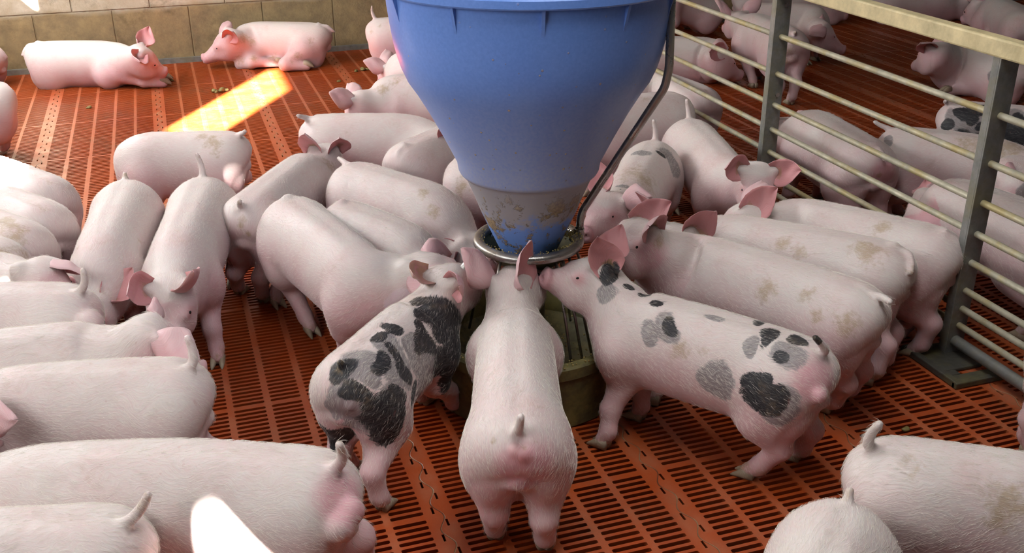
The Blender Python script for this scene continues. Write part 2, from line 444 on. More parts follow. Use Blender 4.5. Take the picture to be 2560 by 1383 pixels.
    hgt = t.math('ADD', t.math('MULTIPLY', streak, .8), t.math('MULTIPLY', mid, .5))
    t.put(t.b.inputs['Normal'], t.bump(hgt, .55, .004))
    return t.m
def plain(name, col, rough=.5, metal=0.0, spec=.5):
    t = NT(name); t.b.inputs['Base Color'].default_value = C4(*col); t.b.inputs['Roughness'].default_value = rough
    t.b.inputs['Metallic'].default_value = metal; t.b.inputs['Specular IOR Level'].default_value = spec; return t.m
def hair_material():
    t = NT('bristle_hair'); a = t.n('Attribute', attribute_name='dark')
    t.put(t.b.inputs['Base Color'], t.mix(a.outputs['Fac'], C4(.86, .80, .70), C4(.025, .024, .026)))
    t.b.inputs['Roughness'].default_value = .45; t.b.inputs['Specular IOR Level'].default_value = .3
    return t.m
# ---------------------------------------------------------------- pigs in Blender
def mesh_from(name, v, f):
    me = bpy.data.meshes.new(name)
    v = np.asarray(v, np.float32); f = np.asarray(f, np.int32)
    k = f.shape[1]
    me.vertices.add(len(v)); me.vertices.foreach_set('co', v.ravel())
    me.loops.add(f.size); me.loops.foreach_set('vertex_index', f.ravel())
    me.polygons.add(len(f)); me.polygons.foreach_set('loop_start', np.arange(0, f.size, k, dtype=np.int32))
    me.update(calc_edges=True); me.validate()
    me.polygons.foreach_set('use_smooth', np.ones(len(me.polygons), bool))
    return me
def blob(v, c, r, soft=.35):
    d = np.sqrt(((v - np.array(c)) ** 2).sum(1)); return np.clip((r - d) / (r * soft) + .5, 0, 1)
def smooth01(x, a, b):
    t = np.clip((x - a) / (b - a), 0, 1); return t * t * (3 - 2 * t)
def bristles(o, p, v, f, isear, snout, dark, grey, n, mat, eyes, bare):
    rng = np.random.RandomState(len(v)); s = p.s
    P4 = v[f]; nr = np.cross(P4[:, 2] - P4[:, 0], P4[:, 3] - P4[:, 1]); ar = np.linalg.norm(nr, axis=1); nr /= ar[:, None] + 1e-12
    w = ar * (isear[f[:, 0]] < .5) * (1 - .95 * snout[f[:, 0]]) * np.where(np.minimum(np.linalg.norm(v[f[:, 0]] - eyes[0], axis=1), np.linalg.norm(v[f[:, 0]] - eyes[1], axis=1)) < .03 * s, .03, 1) * np.where(v[f[:, 0], 2] < .16 * s, .35, 1) * np.where(nr[:, 2] < -.3, .2, 1) * np.where(bare[f[:, 0]] > .3, .04, 1)
    i = rng.choice(len(f), n, p=w / w.sum())
    a, b = rng.rand(n, 1), rng.rand(n, 1)
    root = (P4[i, 0] * (1 - a) + P4[i, 1] * a) * (1 - b) + (P4[i, 3] * (1 - a) + P4[i, 2] * a) * b
    N_ = nr[i]; bi, bh = p.spine_param(root)
    dirn = -p.T[bi] + V(0, 0, -.55) * np.clip(1 - N_[:, 2:3], 0, 1) + rng.normal(0, .22, (n, 3))
    sw = np.sin(root[:, 0] * 31 + root[:, 1] * 17) * np.sin(root[:, 2] * 29 + root[:, 0] * 11)
    dirn += np.cross(N_, -p.T[bi]) * (.35 * sw)[:, None]
    dirn -= N_ * (dirn * N_).sum(1)[:, None]; dirn /= np.linalg.norm(dirn, axis=1)[:, None] + 1e-9
    Lh = (.017 * s * rng.uniform(.55, 1.15, n))[:, None]
    k = 4; t = np.linspace(0, 1, k)
    lift = .36 * rng.uniform(.6, 1.2, (n, 1))
    pts = np.stack([root + dirn * Lh * x + N_ * (.0006 + Lh * lift * (x - .75 * x * x)) for x in t], 1)
    hc = bpy.data.hair_curves.new('bristles'); hc.add_curves([k] * n)
    hc.attributes['position'].data.foreach_set('vector', pts.astype(np.float32).ravel()) if 'position' in hc.attributes else hc.position_data.foreach_set('vector', pts.astype(np.float32).ravel())
    ra = hc.attributes.get('radius') or hc.attributes.new('radius', 'FLOAT', 'POINT')
    ra.data.foreach_set('value', np.tile(np.array([.00017, .00016, .00012, .00004], np.float32), n))
    dk = (np.clip(dark[f[i, 0]] * 1.6 - .5, 0, 1) * .9 * (rng.rand(n) < .85)).astype(np.float32)
    hc.attributes.new('dark', 'FLOAT', 'CURVE').data.foreach_set('value', dk)
    hc.materials.append(mat)
    ho = bpy.data.objects.new('bristles', hc); COL.objects.link(ho); ho.parent = o; ho['kind'] = 'stuff'
def build_pig(d, mat, mat_eye, mat_hoof, mat_hair, res=.009):
    org = np.array(d['o'], float)
    p = Pig(d); s = p.s
    v, f = p.mesh(res * (1 if s > .7 else .85))
    nb = len(v); faces = [f]; verts = [v]; inner = [np.zeros(nb)]; isear = [np.zeros(nb)]; n = nb
    nears = 0
    for sg in (-1, 1):
        if (d.get('noear') or '') == ('R' if sg > 0 else 'L'): continue
        ev, ef, ei = p.ear(sg)
        nb_ear = len(ev); nears += 1; verts.append(ev); faces.append(ef + n); inner.append(ei); isear.append(np.ones(len(ev))); n += len(ev)
    v = np.vstack(verts); f = np.vstack(faces); inner = np.concatenate(inner); isear = np.concatenate(isear)
    me = mesh_from('pig', v, f)
    # markings of the animal itself
    Ls, ang, rw = p.torso(v, want=True)
    q = v - p.K; ff = (q @ p.f) / p.hl
    near_head = np.clip(1 - np.linalg.norm(q - np.outer(np.clip(ff, 0, 1) * p.hl, p.f), axis=1) / (.13 * s), 0, 1) > 0
    snout = smooth01(ff, .72, 1.0) * near_head * (1 - isear)
    pink = np.maximum(.62 * isear + .3 * inner, .95 * snout)
    eyes = []; lids = np.zeros(len(v))
    for sg in (-1, 1):
        e = p.K + p.f * .085 * s + p.hu * .031 * s + p.hs * sg * .052 * s
        eyes.append(e); pink = np.maximum(pink, .5 * blob(v, e, .032 * s, 1.2) * (1 - isear)); lids = np.maximum(lids, blob(v, e, .017 * s, .8) * (1 - isear))
    if True:
        for sg in (-1, 1):
            a = p.N - p.f * .012 * s - p.hu * .026 * s + p.hs * sg * .012 * s; b = p.K + p.f * .10 * s - p.hu * .038 * s + p.hs * sg * .05 * s
            ab = b - a; h_ = np.clip((v - a) @ ab / (ab @ ab), 0, 1); dm_ = np.linalg.norm(v - a - h_[:, None] * ab, axis=1)
            inner = np.maximum(inner, .9 * np.clip(1.4 - dm_ / (.006 * s), 0, 1) * (isear < .5))
    belly = smooth01(np.abs(ang), .75, 2.1) * (1 - isear)
    pink = np.maximum(pink, .55 * belly)
    if not p.lie:
        pink = np.maximum(pink, .5 * smooth01(.2 * s - v[:, 2], 0, .09 * s) * (1 - isear) * (~near_head))
    rear = p.H - p.T[p.ih] * .14 * s - p.up[p.ih] * .05 * s
    pink = np.maximum(pink, .4 * blob(v, rear, .11 * s, 1.6) * (1 - isear))
    dark = np.zeros(len(v)); dirt = np.zeros(len(v)); grey = np.zeros(len(v))
    wet = np.zeros(len(v))
    for c, r in d.get('wet', []): wet = np.maximum(wet, blob(v, c, r, .6) * (1 - isear))
    inner = np.maximum(inner, lids * .75)
    if 'eardirt' in d:
        k0 = nb + (0 if d['eardirt'][0] == 'L' else nb_ear); dirt[k0:k0 + nb_ear] = d['eardirt'][1]
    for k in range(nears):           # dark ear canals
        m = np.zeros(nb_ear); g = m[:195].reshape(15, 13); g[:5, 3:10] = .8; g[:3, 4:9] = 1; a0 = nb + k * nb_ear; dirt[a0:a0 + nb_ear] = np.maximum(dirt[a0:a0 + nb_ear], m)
    vw = v + .010 * np.stack([np.sin(v[:, 1] * 61 + 1) + np.sin(v[:, 2] * 37), np.sin(v[:, 2] * 53 + 2) + np.sin(v[:, 0] * 41), np.sin(v[:, 0] * 59) + np.sin(v[:, 1] * 33 + 1)], 1)
    for c, r in d.get('black', []): dark = np.maximum(dark, blob(vw, c + (vw[np.argmin(((v - np.array(c))**2).sum(1))] - v[np.argmin(((v - np.array(c))**2).sum(1))]), r, .6))
    for c, r in d.get('grey', []): grey = np.maximum(grey, blob(vw, c + (vw[np.argmin(((v - np.array(c))**2).sum(1))] - v[np.argmin(((v - np.array(c))**2).sum(1))]), r, .6))
    for c, r in d.get('dirt', []): dirt = np.maximum(dirt, blob(v, c, r * .8, 1.5))
    bare = np.zeros(len(v))
    for c, r in d.get('raws', []): bare = np.maximum(bare, blob(v, c, r * 1.5, .8)); inner = np.maximum(inner, .85 * blob(v, c, r, .8))
    for c, r in d.get('pinks', []): pink = np.maximum(pink, blob(v, c, r, .8))
    if not p.lie:
        dirt = np.maximum(dirt, .75 * smooth01(.085 * s - v[:, 2], 0, .07 * s))
    dirt = np.maximum(dirt, .55 * blob(v, p.tail[-1], .03 * s, 1.0))
    for nm, a in (('pink', pink), ('dark', dark), ('grey', grey), ('dirt', dirt), ('inner', inner), ('wet', wet)):
        me.attributes.new(nm, 'FLOAT', 'POINT').data.foreach_set('value', a.astype(np.float32))
    hv = np.stack([Ls, ang * .11 * s, isear], 1).astype(np.float32)
    me.attributes.new('hair', 'FLOAT_VECTOR', 'POINT').data.foreach_set('vector', hv.ravel())
    me.materials.append(mat)
    o = bpy.data.objects.new('pig', me); COL.objects.link(o); o.location = org
    o['label'] = d['label']; o['category'] = 'pig'; o['group'] = d.get('group', 'pigs in the barn pens')
    me.update()
    if d.get('bristles', 0): bristles(o, p, v, f, isear, snout, dark, grey, d['bristles'], mat_hair, eyes, bare)
    # eyes
    for i, e in enumerate(eyes):
        sg = (-1, 1)[i]
        if d.get('noeyes'): break
        bm = bmesh.new(); bmesh.ops.create_uvsphere(bm, u_segments=14, v_segments=9, radius=.0102 * s)
        m2 = bpy.data.meshes.new('eye'); bm.to_mesh(m2); bm.free()
        for pl in m2.polygons: pl.use_smooth = True
        m2.materials.append(mat_eye)
        eo = bpy.data.objects.new('eye', m2); COL.objects.link(eo); eo.parent = o
        eo.location = e - p.hs * sg * .0035 * s + p.f * .002 * s
        eo.scale = (1, 1, .8)
    # cloven hooves
    if d.get('hooves', 1):
        for nm, ft, fw in p.hooves:
            fw = np.array(fw, float); flat = unit(fw * V(1, 1, 0)) if np.linalg.norm(fw[:2]) > .05 else V(1, 0, 0)
            if p.lie or nm in d.get('legs', {}): ax, upv = unit(fw), V(0, 0, 1)
            else: ax, upv = flat, V(0, 0, 1)
            sd = unit(np.cross(ax, upv)); upv = np.cross(sd, ax)
            vv, fc = [], []
            for sg in (-1, 1):
                rings = [(-.022, .019, .034), (.0, .019, .036), (.02, .016, .027), (.038, .009, .012), (.046, .003, .004)]
                b0 = len(vv)
                for x, w, hgt in rings:
                    cen = ft + ax * x * s + sd * sg * (.0125 + .004 * x / .04) * s
                    for k in range(10):
                        t = 2 * math.pi * k / 10; cz, sx = math.cos(t), math.sin(t)
                        vv.append(cen + sd * sx * w * .66 * s + upv * (hgt * .5 + cz * hgt * .5) * s)
                nr = len(rings)
                for r_ in range(nr - 1):
                    for k in range(10):
                        fc.append((b0 + r_ * 10 + k, b0 + r_ * 10 + (k + 1) % 10, b0 + r_ * 10 + 10 + (k + 1) % 10, b0 + r_ * 10 + 10 + k))
                for cap, dirn in ((0, -1), (nr - 1, 1)):
                    c0 = b0 + cap * 10
                    for k in range(0, 8, 2):
                        qd = (c0, c0 + k + 1, c0 + k + 2, c0 + (k + 3) % 10) if k < 8 else None
                        if len(set(qd)) == 4: fc.append(qd if dirn > 0 else qd[::-1])
            m3 = mesh_from('hoof', np.array(vv), np.array(fc))
            m3.materials.append(mat_hoof)
            ho = bpy.data.objects.new('hoof', m3); COL.objects.link(ho); ho.parent = o
    return o, p
# ---------------------------------------------------------------- helpers
def obj(name, bm, mat, parent=None, smooth=False, bevel=0.0):
    me = bpy.data.meshes.new(name); bmesh.ops.recalc_face_normals(bm, faces=bm.faces[:]); bm.to_mesh(me); bm.free()
    if smooth:
        for p in me.polygons: p.use_smooth = True
    me.materials.append(mat); o = bpy.data.objects.new(name, me); COL.objects.link(o)
    if parent: o.parent = parent
    if bevel:
        m = o.modifiers.new('bevel', 'BEVEL'); m.width = bevel; m.segments = 2; m.limit_method = 'ANGLE'
    return o
def tag(o, label, cat, group=None, kind=None):
    o['label'] = label; o['category'] = cat
    if group: o['group'] = group
    if kind: o['kind'] = kind
    return o
def thing(name, loc):
    o = bpy.data.objects.new(name, None); COL.objects.link(o); o.location = loc; o.empty_display_size = .1; return o
def box(bm, lo, hi):
    v = [bm.verts.new((x, y, z)) for x in (lo[0], hi[0]) for y in (lo[1], hi[1]) for z in (lo[2], hi[2])]
    for f in ((0, 1, 3, 2), (4, 6, 7, 5), (0, 4, 5, 1), (2, 3, 7, 6), (0, 2, 6, 4), (1, 5, 7, 3)): bm.faces.new([v[i] for i in f])
def tube(bm, pts, r, n=14, caps=True):
    pts = [Vector(p) for p in pts]; rr = r if isinstance(r, (list, tuple)) else [r] * len(pts); rings = []; nrm = None
    for i, p in enumerate(pts):
        t = (pts[min(i + 1, len(pts) - 1)] - pts[max(i - 1, 0)]).normalized()
        if nrm is None: nrm = t.orthogonal().normalized()
        nrm = (nrm - t * nrm.dot(t)).normalized(); b = t.cross(nrm)
        rings.append([bm.verts.new(p + (nrm * math.cos(2 * math.pi * k / n) + b * math.sin(2 * math.pi * k / n)) * rr[i]) for k in range(n)])
    for a, b in zip(rings, rings[1:]):
        for k in range(n): bm.faces.new((a[k], a[(k + 1) % n], b[(k + 1) % n], b[k]))
    if caps: bm.faces.new(rings[0][::-1]); bm.faces.new(rings[-1])
def lathe(bm, prof, c=(0, 0), n=96, closed=False):
    rings = [[bm.verts.new((c[0] + r * math.cos(2 * math.pi * k / n), c[1] + r * math.sin(2 * math.pi * k / n), z)) for k in range(n)] for r, z in prof]
    pr = list(zip(rings, rings[1:])) + ([(rings[-1], rings[0])] if closed else [])
    for a, b in pr:
        for k in range(n): bm.faces.new((a[k], a[(k + 1) % n], b[(k + 1) % n], b[k]))
def bend(pts, n=5, f=.35):
    """round the corners of a polyline"""
    P_ = [Vector(p) for p in pts]; out = [P_[0]]
    for a, b, c in zip(P_, P_[1:], P_[2:]):
        d = min((b - a).length, (c - b).length) * f; p = b + (a - b).normalized() * d; q = b + (c - b).normalized() * d
        for i in range(n + 1):
            t = i / n; out.append(p * (1 - t) ** 2 + b * 2 * t * (1 - t) + q * t * t)
    return out + [P_[-1]]
# ---------------------------------------------------------------- materials of the place
def floor_material():
    t = NT('orange_plastic'); g = t.n('TexCoord').outputs['Object']
    sep = t.n('SeparateXYZ'); t.put(sep.inputs[0], g)
    big = t.noise(g, 1.4, 4, .6); mid = t.noise(g, 9, 5, .65); fine = t.noise(g, 70, 4, .7)
    base = t.mix(t.mr(big, .3, .7), C4(.34, .048, .008), C4(.46, .078, .013))
    base = t.mix(t.mr(mid, .45, .75, 0, .45), base, C4(.38, .095, .035))
    # ground-in dirt along ribs and joints: x inside the 0.6 m panel
    fx = t.math('FRACT', t.math('DIVIDE', t.math('ADD', sep.outputs[0], .704 + 6.0), .6))
    acc = None
    for c, w in ((.2215, .028), (.407, .028), (.59, .028), (.7775, .028), (0, .07), (1, .07)):
        k = t.mr(t.math('ABSOLUTE', t.math('SUBTRACT', fx, c)), w * .45, w, 1, 0)
        acc = k if acc is None else t.math('MAXIMUM', acc, k)
    rub = t.math('MULTIPLY', acc, t.mr(mid, .3, .65, .05, .6))
    base = t.mix(t.math('MULTIPLY', rub, .55), base, C4(.50, .20, .10))
    gr = t.math('MULTIPLY', t.mr(t.noise(g, 3.2, 5, .7), .52, .72), t.mr(fine, .35, .65))
    base = t.mix(t.math('MULTIPLY', gr, .65), base, C4(.16, .10, .055))
    # caked joint line
    y = sep.outputs[1]
    wv = t.math('MULTIPLY', t.math('SINE', t.math('MULTIPLY', y, 2 * math.pi / .115)), .018)
    fx2 = t.math('SUBTRACT', t.math('FRACT', t.math('ADD', fx, .5)), .5)
    ln = t.mr(t.math('ABSOLUTE', t.math('SUBTRACT', fx2, wv)), .0015, .004, 1, 0)
    base = t.mix(t.math('MULTIPLY', ln, .8), base, t.mix(t.mr(mid, .4, .6), C4(.09, .05, .03), C4(.34, .25, .13)))
    t.put(t.b.inputs['Base Color'], base)
    t.put(t.b.inputs['Roughness'], t.mr(mid, .3, .7, .28, .5)); t.b.inputs['Specular IOR Level'].default_value = .45
    hgt = t.math('ADD', t.math('MULTIPLY', mid, .5), t.math('SUBTRACT', t.math('MULTIPLY', fine, .25), t.math('MULTIPLY', ln, .6)))
    t.put(t.b.inputs['Normal'], t.bump(hgt, .5, .006)); return t.m
def block_material():
    t = NT('stained_concrete_block'); g = t.n('TexCoord').outputs['Object']
    sep = t.n('SeparateXYZ'); t.put(sep.inputs[0], g); x, z = sep.outputs[0], sep.outputs[2]
    big = t.noise(g, 2.3, 5, .62); mid = t.noise(g, 8, 6, .68); fine = t.noise(g, 60, 4, .7)
    base = t.mix(t.mr(mid, .3, .7), C4(.68, .60, .47), C4(.50, .40, .27))
    # splash stain up to about knee height
    st = t.mr(t.math('ADD', z, t.math('MULTIPLY', t.math('SUBTRACT', big, .5), .12)), .36, .41, 1, 0)
    base = t.mix(t.math('MULTIPLY', st, .88), base, t.mix(t.mr(mid, .35, .68), C4(.17, .11, .045), C4(.40, .28, .13)))
    wet = t.math('MULTIPLY', t.mr(big, .48, .62), t.mr(x, .9, 2.2, .2, .9))
    base = t.mix(wet, base, C4(.20, .135, .06))
    blot = t.mr(t.noise(g, 4.5, 5, .7), .56, .72); base = t.mix(t.math('MULTIPLY', blot, .6), base, C4(.10, .07, .035))
    # joints: 0.385 m courses, 0.62 m blocks
    row = t.math('FLOOR', t.math('DIVIDE', z, .385))
    fz = t.math('ABSOLUTE', t.math('SUBTRACT', t.math('FRACT', t.math('ADD', t.math('DIVIDE', z, .385), .5)), .5))
    fx = t.math('ABSOLUTE', t.math('SUBTRACT', t.math('FRACT', t.math('ADD', t.math('ADD', t.math('DIVIDE', x, .5), t.math('MULTIPLY', row, .5)), 20.16)), .5))
    j = t.math('MAXIMUM', t.mr(fz, .006, .016, 1, 0), t.mr(fx, .004, .012, 1, 0))
    base = t.mix(t.math('MULTIPLY', j, t.mr(mid, .35, .6, .1, .55)), base, C4(.14, .10, .055))
    t.put(t.b.inputs['Base Color'], base); t.b.inputs['Roughness'].default_value = .85; t.b.inputs['Specular IOR Level'].default_value = .25
    hgt = t.math('SUBTRACT', t.math('ADD', t.math('MULTIPLY', mid, .6), t.math('MULTIPLY', fine, .3)), j)
    t.put(t.b.inputs['Normal'], t.bump(hgt, .7, .012)); return t.m
def metal_material(name, col, dirt, rough=.42, metallic=.75, amount=.5):
    t = NT(name); g = t.n('TexCoord').outputs['Object']; mid = t.noise(g, 14, 5, .65); fine = t.noise(g, 90, 4, .7)
    base = t.mix(t.mr(mid, .35, .7), C4(*col), C4(*[c * .62 for c in col]))
    d = t.math('MULTIPLY', t.mr(t.noise(g, 6, 5, .7), .45, .62), amount)
    base = t.mix(d, base, C4(*dirt)); base = t.mix(t.mr(fine, .68, .74, 0, .6), base, C4(.10, .085, .06))
    t.put(t.b.inputs['Base Color'], base); t.b.inputs['Metallic'].default_value = metallic
    if metallic > .2: t.put(t.b.inputs['Metallic'], t.math('MULTIPLY', t.math('SUBTRACT', 1.0, d), metallic))
    t.put(t.b.inputs['Roughness'], t.mr(mid, .3, .7, rough * .8, rough * 1.35))
    t.put(t.b.inputs['Normal'], t.bump(t.math('ADD', mid, t.math('MULTIPLY', fine, .6)), .35, .003)); return t.m
def hopper_material():
    t = NT('dusty_blue_plastic'); g = t.n('TexCoord').outputs['Object']; sep = t.n('SeparateXYZ'); t.put(sep.inputs[0], g); z = sep.outputs[2]
    mid = t.noise(g, 11, 6, .7); big = t.noise(g, 3.5, 4, .6); fine = t.noise(g, 120, 3, .6)
    base = t.mix(t.mr(fine, .3, .7), C4(.125, .25, .64), C4(.15, .285, .70))
    # settled feed dust on the cone, thickest above the lower band
    ed = t.math('ADD', z, t.math('MULTIPLY', t.math('SUBTRACT', big, .5), .10))
    dust = t.math('MULTIPLY', t.mr(ed, .66, 1.06, 1, 0), t.mr(fine, .25, .7, .55, 1.0))
    base = t.mix(t.math('MULTIPLY', dust, .78), base, C4(.42, .39, .395))
    lo = t.math('MULTIPLY', t.mr(z, .70, .715, 1, 0), .7); base = t.mix(lo, base, C4(.34, .295, .25))
    # licked clean, bare blue with caked crumbs
    cl = t.mr(t.math('ADD', z, t.math('MULTIPLY', t.math('SUBTRACT', mid, .5), .34)), .565, .60, 1, 0)
    base = t.mix(t.math('MULTIPLY', cl, .9), base, t.mix(t.mr(big, .3, .7), C4(.11, .24, .66), C4(.15, .30, .70)))
    cake = t.math('MULTIPLY', t.mr(mid, .565, .60), t.mr(z, .62, .70, 1, 0))
    cake = t.math('MAXIMUM', cake, t.math('MULTIPLY', t.mr(t.noise(g, 26, 5, .7), .60, .63), t.mr(z, .60, .66, 1, 0)))
    cc = t.mix(t.mr(fine, .35, .7), C4(.20, .13, .065), C4(.46, .33, .17))
    base = t.mix(t.math('MULTIPLY', cake, .92), base, cc)
    vor = t.n('TexVoronoi'); t.put(vor.inputs['Vector'], g); vor.inputs['Scale'].default_value = 46; vor.inputs['Randomness'].default_value = 1
    rnd = t.n('SeparateColor'); t.put(rnd.inputs[0], vor.outputs['Color'])
    sp = t.math('MULTIPLY', t.mr(t.math('DIVIDE', vor.outputs['Distance'], t.mr(rnd.outputs[0], 0, 1, .04, .17)), .8, 1.1, 1, 0), t.mr(rnd.outputs[1], .62, .63))
    sp = t.math('MULTIPLY', sp, t.mr(z, .95, 1.2, 1, .25))
    base = t.mix(t.math('MULTIPLY', sp, .85), base, t.mix(rnd.outputs[2], C4(.40, .25, .09), C4(.55, .42, .26)))
    t.put(t.b.inputs['Base Color'], base)
    t.put(t.b.inputs['Roughness'], t.math('ADD', t.math('MULTIPLY', dust, .3), .33)); t.b.inputs['Specular IOR Level'].default_value = .4
    hgt = t.math('ADD', t.math('MULTIPLY', cake, t.math('ADD', .6, fine)), t.math('MULTIPLY', sp, .5))
    t.put(t.b.inputs['Normal'], t.bump(hgt, .8, .006)); return t.m
M_FLOOR = floor_material(); M_BLOCK = block_material(); M_HOP = hopper_material()
M_STEEL = metal_material('stainless_steel', (.42, .40, .38), (.34, .25, .12), .28, .95, .25)
M_GALV = metal_material('galvanised_steel', (.30, .30, .28), (.20, .17, .08), .5, .55, .6)
M_BAR = metal_material('worn_galvanised_bar', (.50, .46, .34), (.40, .31, .12), .5, .2, .8)
M_RAIL = metal_material('cream_painted_steel', (.70, .58, .32), (.55, .42, .20), .5, .0, .15)
M_TROUGH = metal_material('grimy_polymer_concrete', (.13, .115, .05), (.34, .28, .08), .6, .0, .55)
M_PLATE = metal_material('grimy_plate', (.075, .07, .055), (.16, .135, .05), .6, .1, .7)
M_DARK = plain('pit_dark', (.012, .009, .006), .9); M_CEIL = plain('ceiling_panel', (.55, .54, .5), .8); M_LW = plain('limewashed_wall', (.6, .56, .48), .9)
M_DUNG = metal_material('dung', (.22, .17, .05), (.36, .28, .10), .6, .0, .6); M_FEED = metal_material('feed_meal', (.52, .40, .14), (.40, .28, .10), .8, .0, .5)
# ---------------------------------------------------------------- setting
def structure(o): o['kind'] = 'structure'; return o
def slatted_floor():
    x0, x1, y0, y1 = -1.7, 9.1, .2, 7.63; X0 = -.704; PX, SY = .6, 2.10 - .69 * 4
    V_, F_, base = [], [], 0
    def cell(cx0, cx1, cy0, cy1, hx0, hx1, hy0, hy1, rnd):
        """top face of a cell with one slot and the slot's walls; returns verts, quads"""
        r = (hy1 - hy0) * .5
        if rnd:
            inn = [(hx0 + r * .3, hy0 + r * .3), (hx0 + r, hy0), (hx1 - r, hy0), (hx1 - r * .3, hy0 + r * .3), (hx1 - r * .3, hy1 - r * .3), (hx1 - r, hy1), (hx0 + r, hy1), (hx0 + r * .3, hy1 - r * .3)]
            out = [(cx0, cy0), (hx0 + r, cy0), (hx1 - r, cy0), (cx1, cy0), (cx1, cy1), (hx1 - r, cy1), (hx0 + r, cy1), (cx0, cy1)]
        else:
            inn = [(hx0, hy0), (hx1, hy0), (hx1, hy1), (hx0, hy1)]; out = [(cx0, cy0), (cx1, cy0), (cx1, cy1), (cx0, cy1)]
        n = len(inn); mx, my = (hx0 + hx1) / 2, (hy0 + hy1) / 2; tp = min(.0045, (cy1 - cy0 - hy1 + hy0) * .42)
        v = [(a, b, 0) for a, b in out] + [(a, b, 0) for a, b in inn] + [(a + math.copysign(.003, a - mx), b + math.copysign(tp, b - my), -.03) for a, b in inn]
        q = []
        for k in range(n):
            k2 = (k + 1) % n; q.append((k, k2, n + k2, n + k)); q.append((n + k, n + k2, 2 * n + k2, 2 * n + k))
        return np.array(v), np.array(q)
    cols = [(.05, .2215, .060, .209), (.2215, .407, .234, .394), (.407, .59, .420, .577), (.59, .7775, .603, .765), (.7775, .95, .790, .940)]
    npan = int((x1 - x0) / PX) + 2; k0 = int(math.floor((x0 - X0) / PX))
    pitch = .0235; V1 = []; F1 = []; cnt = 0
    def emit(v, q):
        nonlocal cnt
        V1.append(v); F1.append(q + cnt); cnt += len(v)
    ny = int(round((y1 - y0) / .69)) + 2; j0 = int(math.floor((y0 - SY) / .69))
    for i in range(k0, k0 + npan):
        px = X0 + i * PX
        if px > x1 or px + PX < x0: continue
        for j in range(j0, j0 + ny):
            py = SY + j * .69
            if py > y1 + .1 or py + .69 < y0: continue
            near = py < 5.0 and px < 5.0
            step = (.69 - .012) / 29
            for a, b, ha, hb in cols:
                cv, cq = cell(px + a * PX, px + b * PX, 0, step, px + ha * PX, px + hb * PX, step * .22, step * .78, near)
                m = 29; vv = np.repeat(cv[None], m, 0); vv[:, :, 1] += (py + .012 + np.arange(m) * step)[:, None]
                emit(vv.reshape(-1, 3), (cq[None] + (np.arange(m) * len(cv))[:, None, None]).reshape(-1, 4))
            # cross seam strip
            sv = np.array([(px + .05 * PX, py, 0), (px + .95 * PX, py, 0), (px + .95 * PX, py + .012, 0), (px + .05 * PX, py + .012, 0)])
            emit(sv, np.array([(0, 1, 2, 3)]))
            # interlocking joint with its holes, one on each side per 0.115 m
            m = 12; st = .69 / m
            for k in range(m):
                yy = py + k * st; sgn = 1 if k % 2 else -1; cxm = px + sgn * .0125
                cv, cq = cell(px - .05 * PX, px + .05 * PX, yy, yy + st, cxm - .0032, cxm + .0032, yy + st * .24, yy + st * .72, False)
                emit(cv, cq)
    v = np.vstack(V1)
    F4 = np.vstack(F1)
    v[:, 0] = np.clip(v[:, 0], x0, x1); v[:, 1] = np.clip(v[:, 1], y0, y1)
    me = mesh_from('floor', v, F4); me.polygons.foreach_set('use_smooth', np.zeros(len(me.polygons), bool)); me.materials.append(M_FLOOR)
    o = bpy.data.objects.new('floor', me); COL.objects.link(o); structure(o)
    tag(o, 'orange plastic slatted floor of the barn', 'floor', kind='structure')
    bm = bmesh.new(); box(bm, (x0, y0, -.45), (x1, y1, -.40)); p = obj('pit_sheet', bm, M_DARK); structure(p); tag(p, 'dark pit under the slats', 'pit', kind='structure')  # near-black sheet as the pit bottom below the slats
slatted_floor()
bm = bmesh.new(); box(bm, (-1.7, 7.63, -.4), (9.1, 7.85, 3.0)); o = structure(obj('wall_back', bm, M_BLOCK)); tag(o, 'stained concrete block wall', 'wall', kind='structure')
bm = bmesh.new(); box(bm, (-1.7, 7.60, -.02), (9.1, 7.63, .035)); o = structure(obj('trim_1', bm, M_GALV)); tag(o, 'grey strip along the foot of the block wall', 'trim', kind='structure')
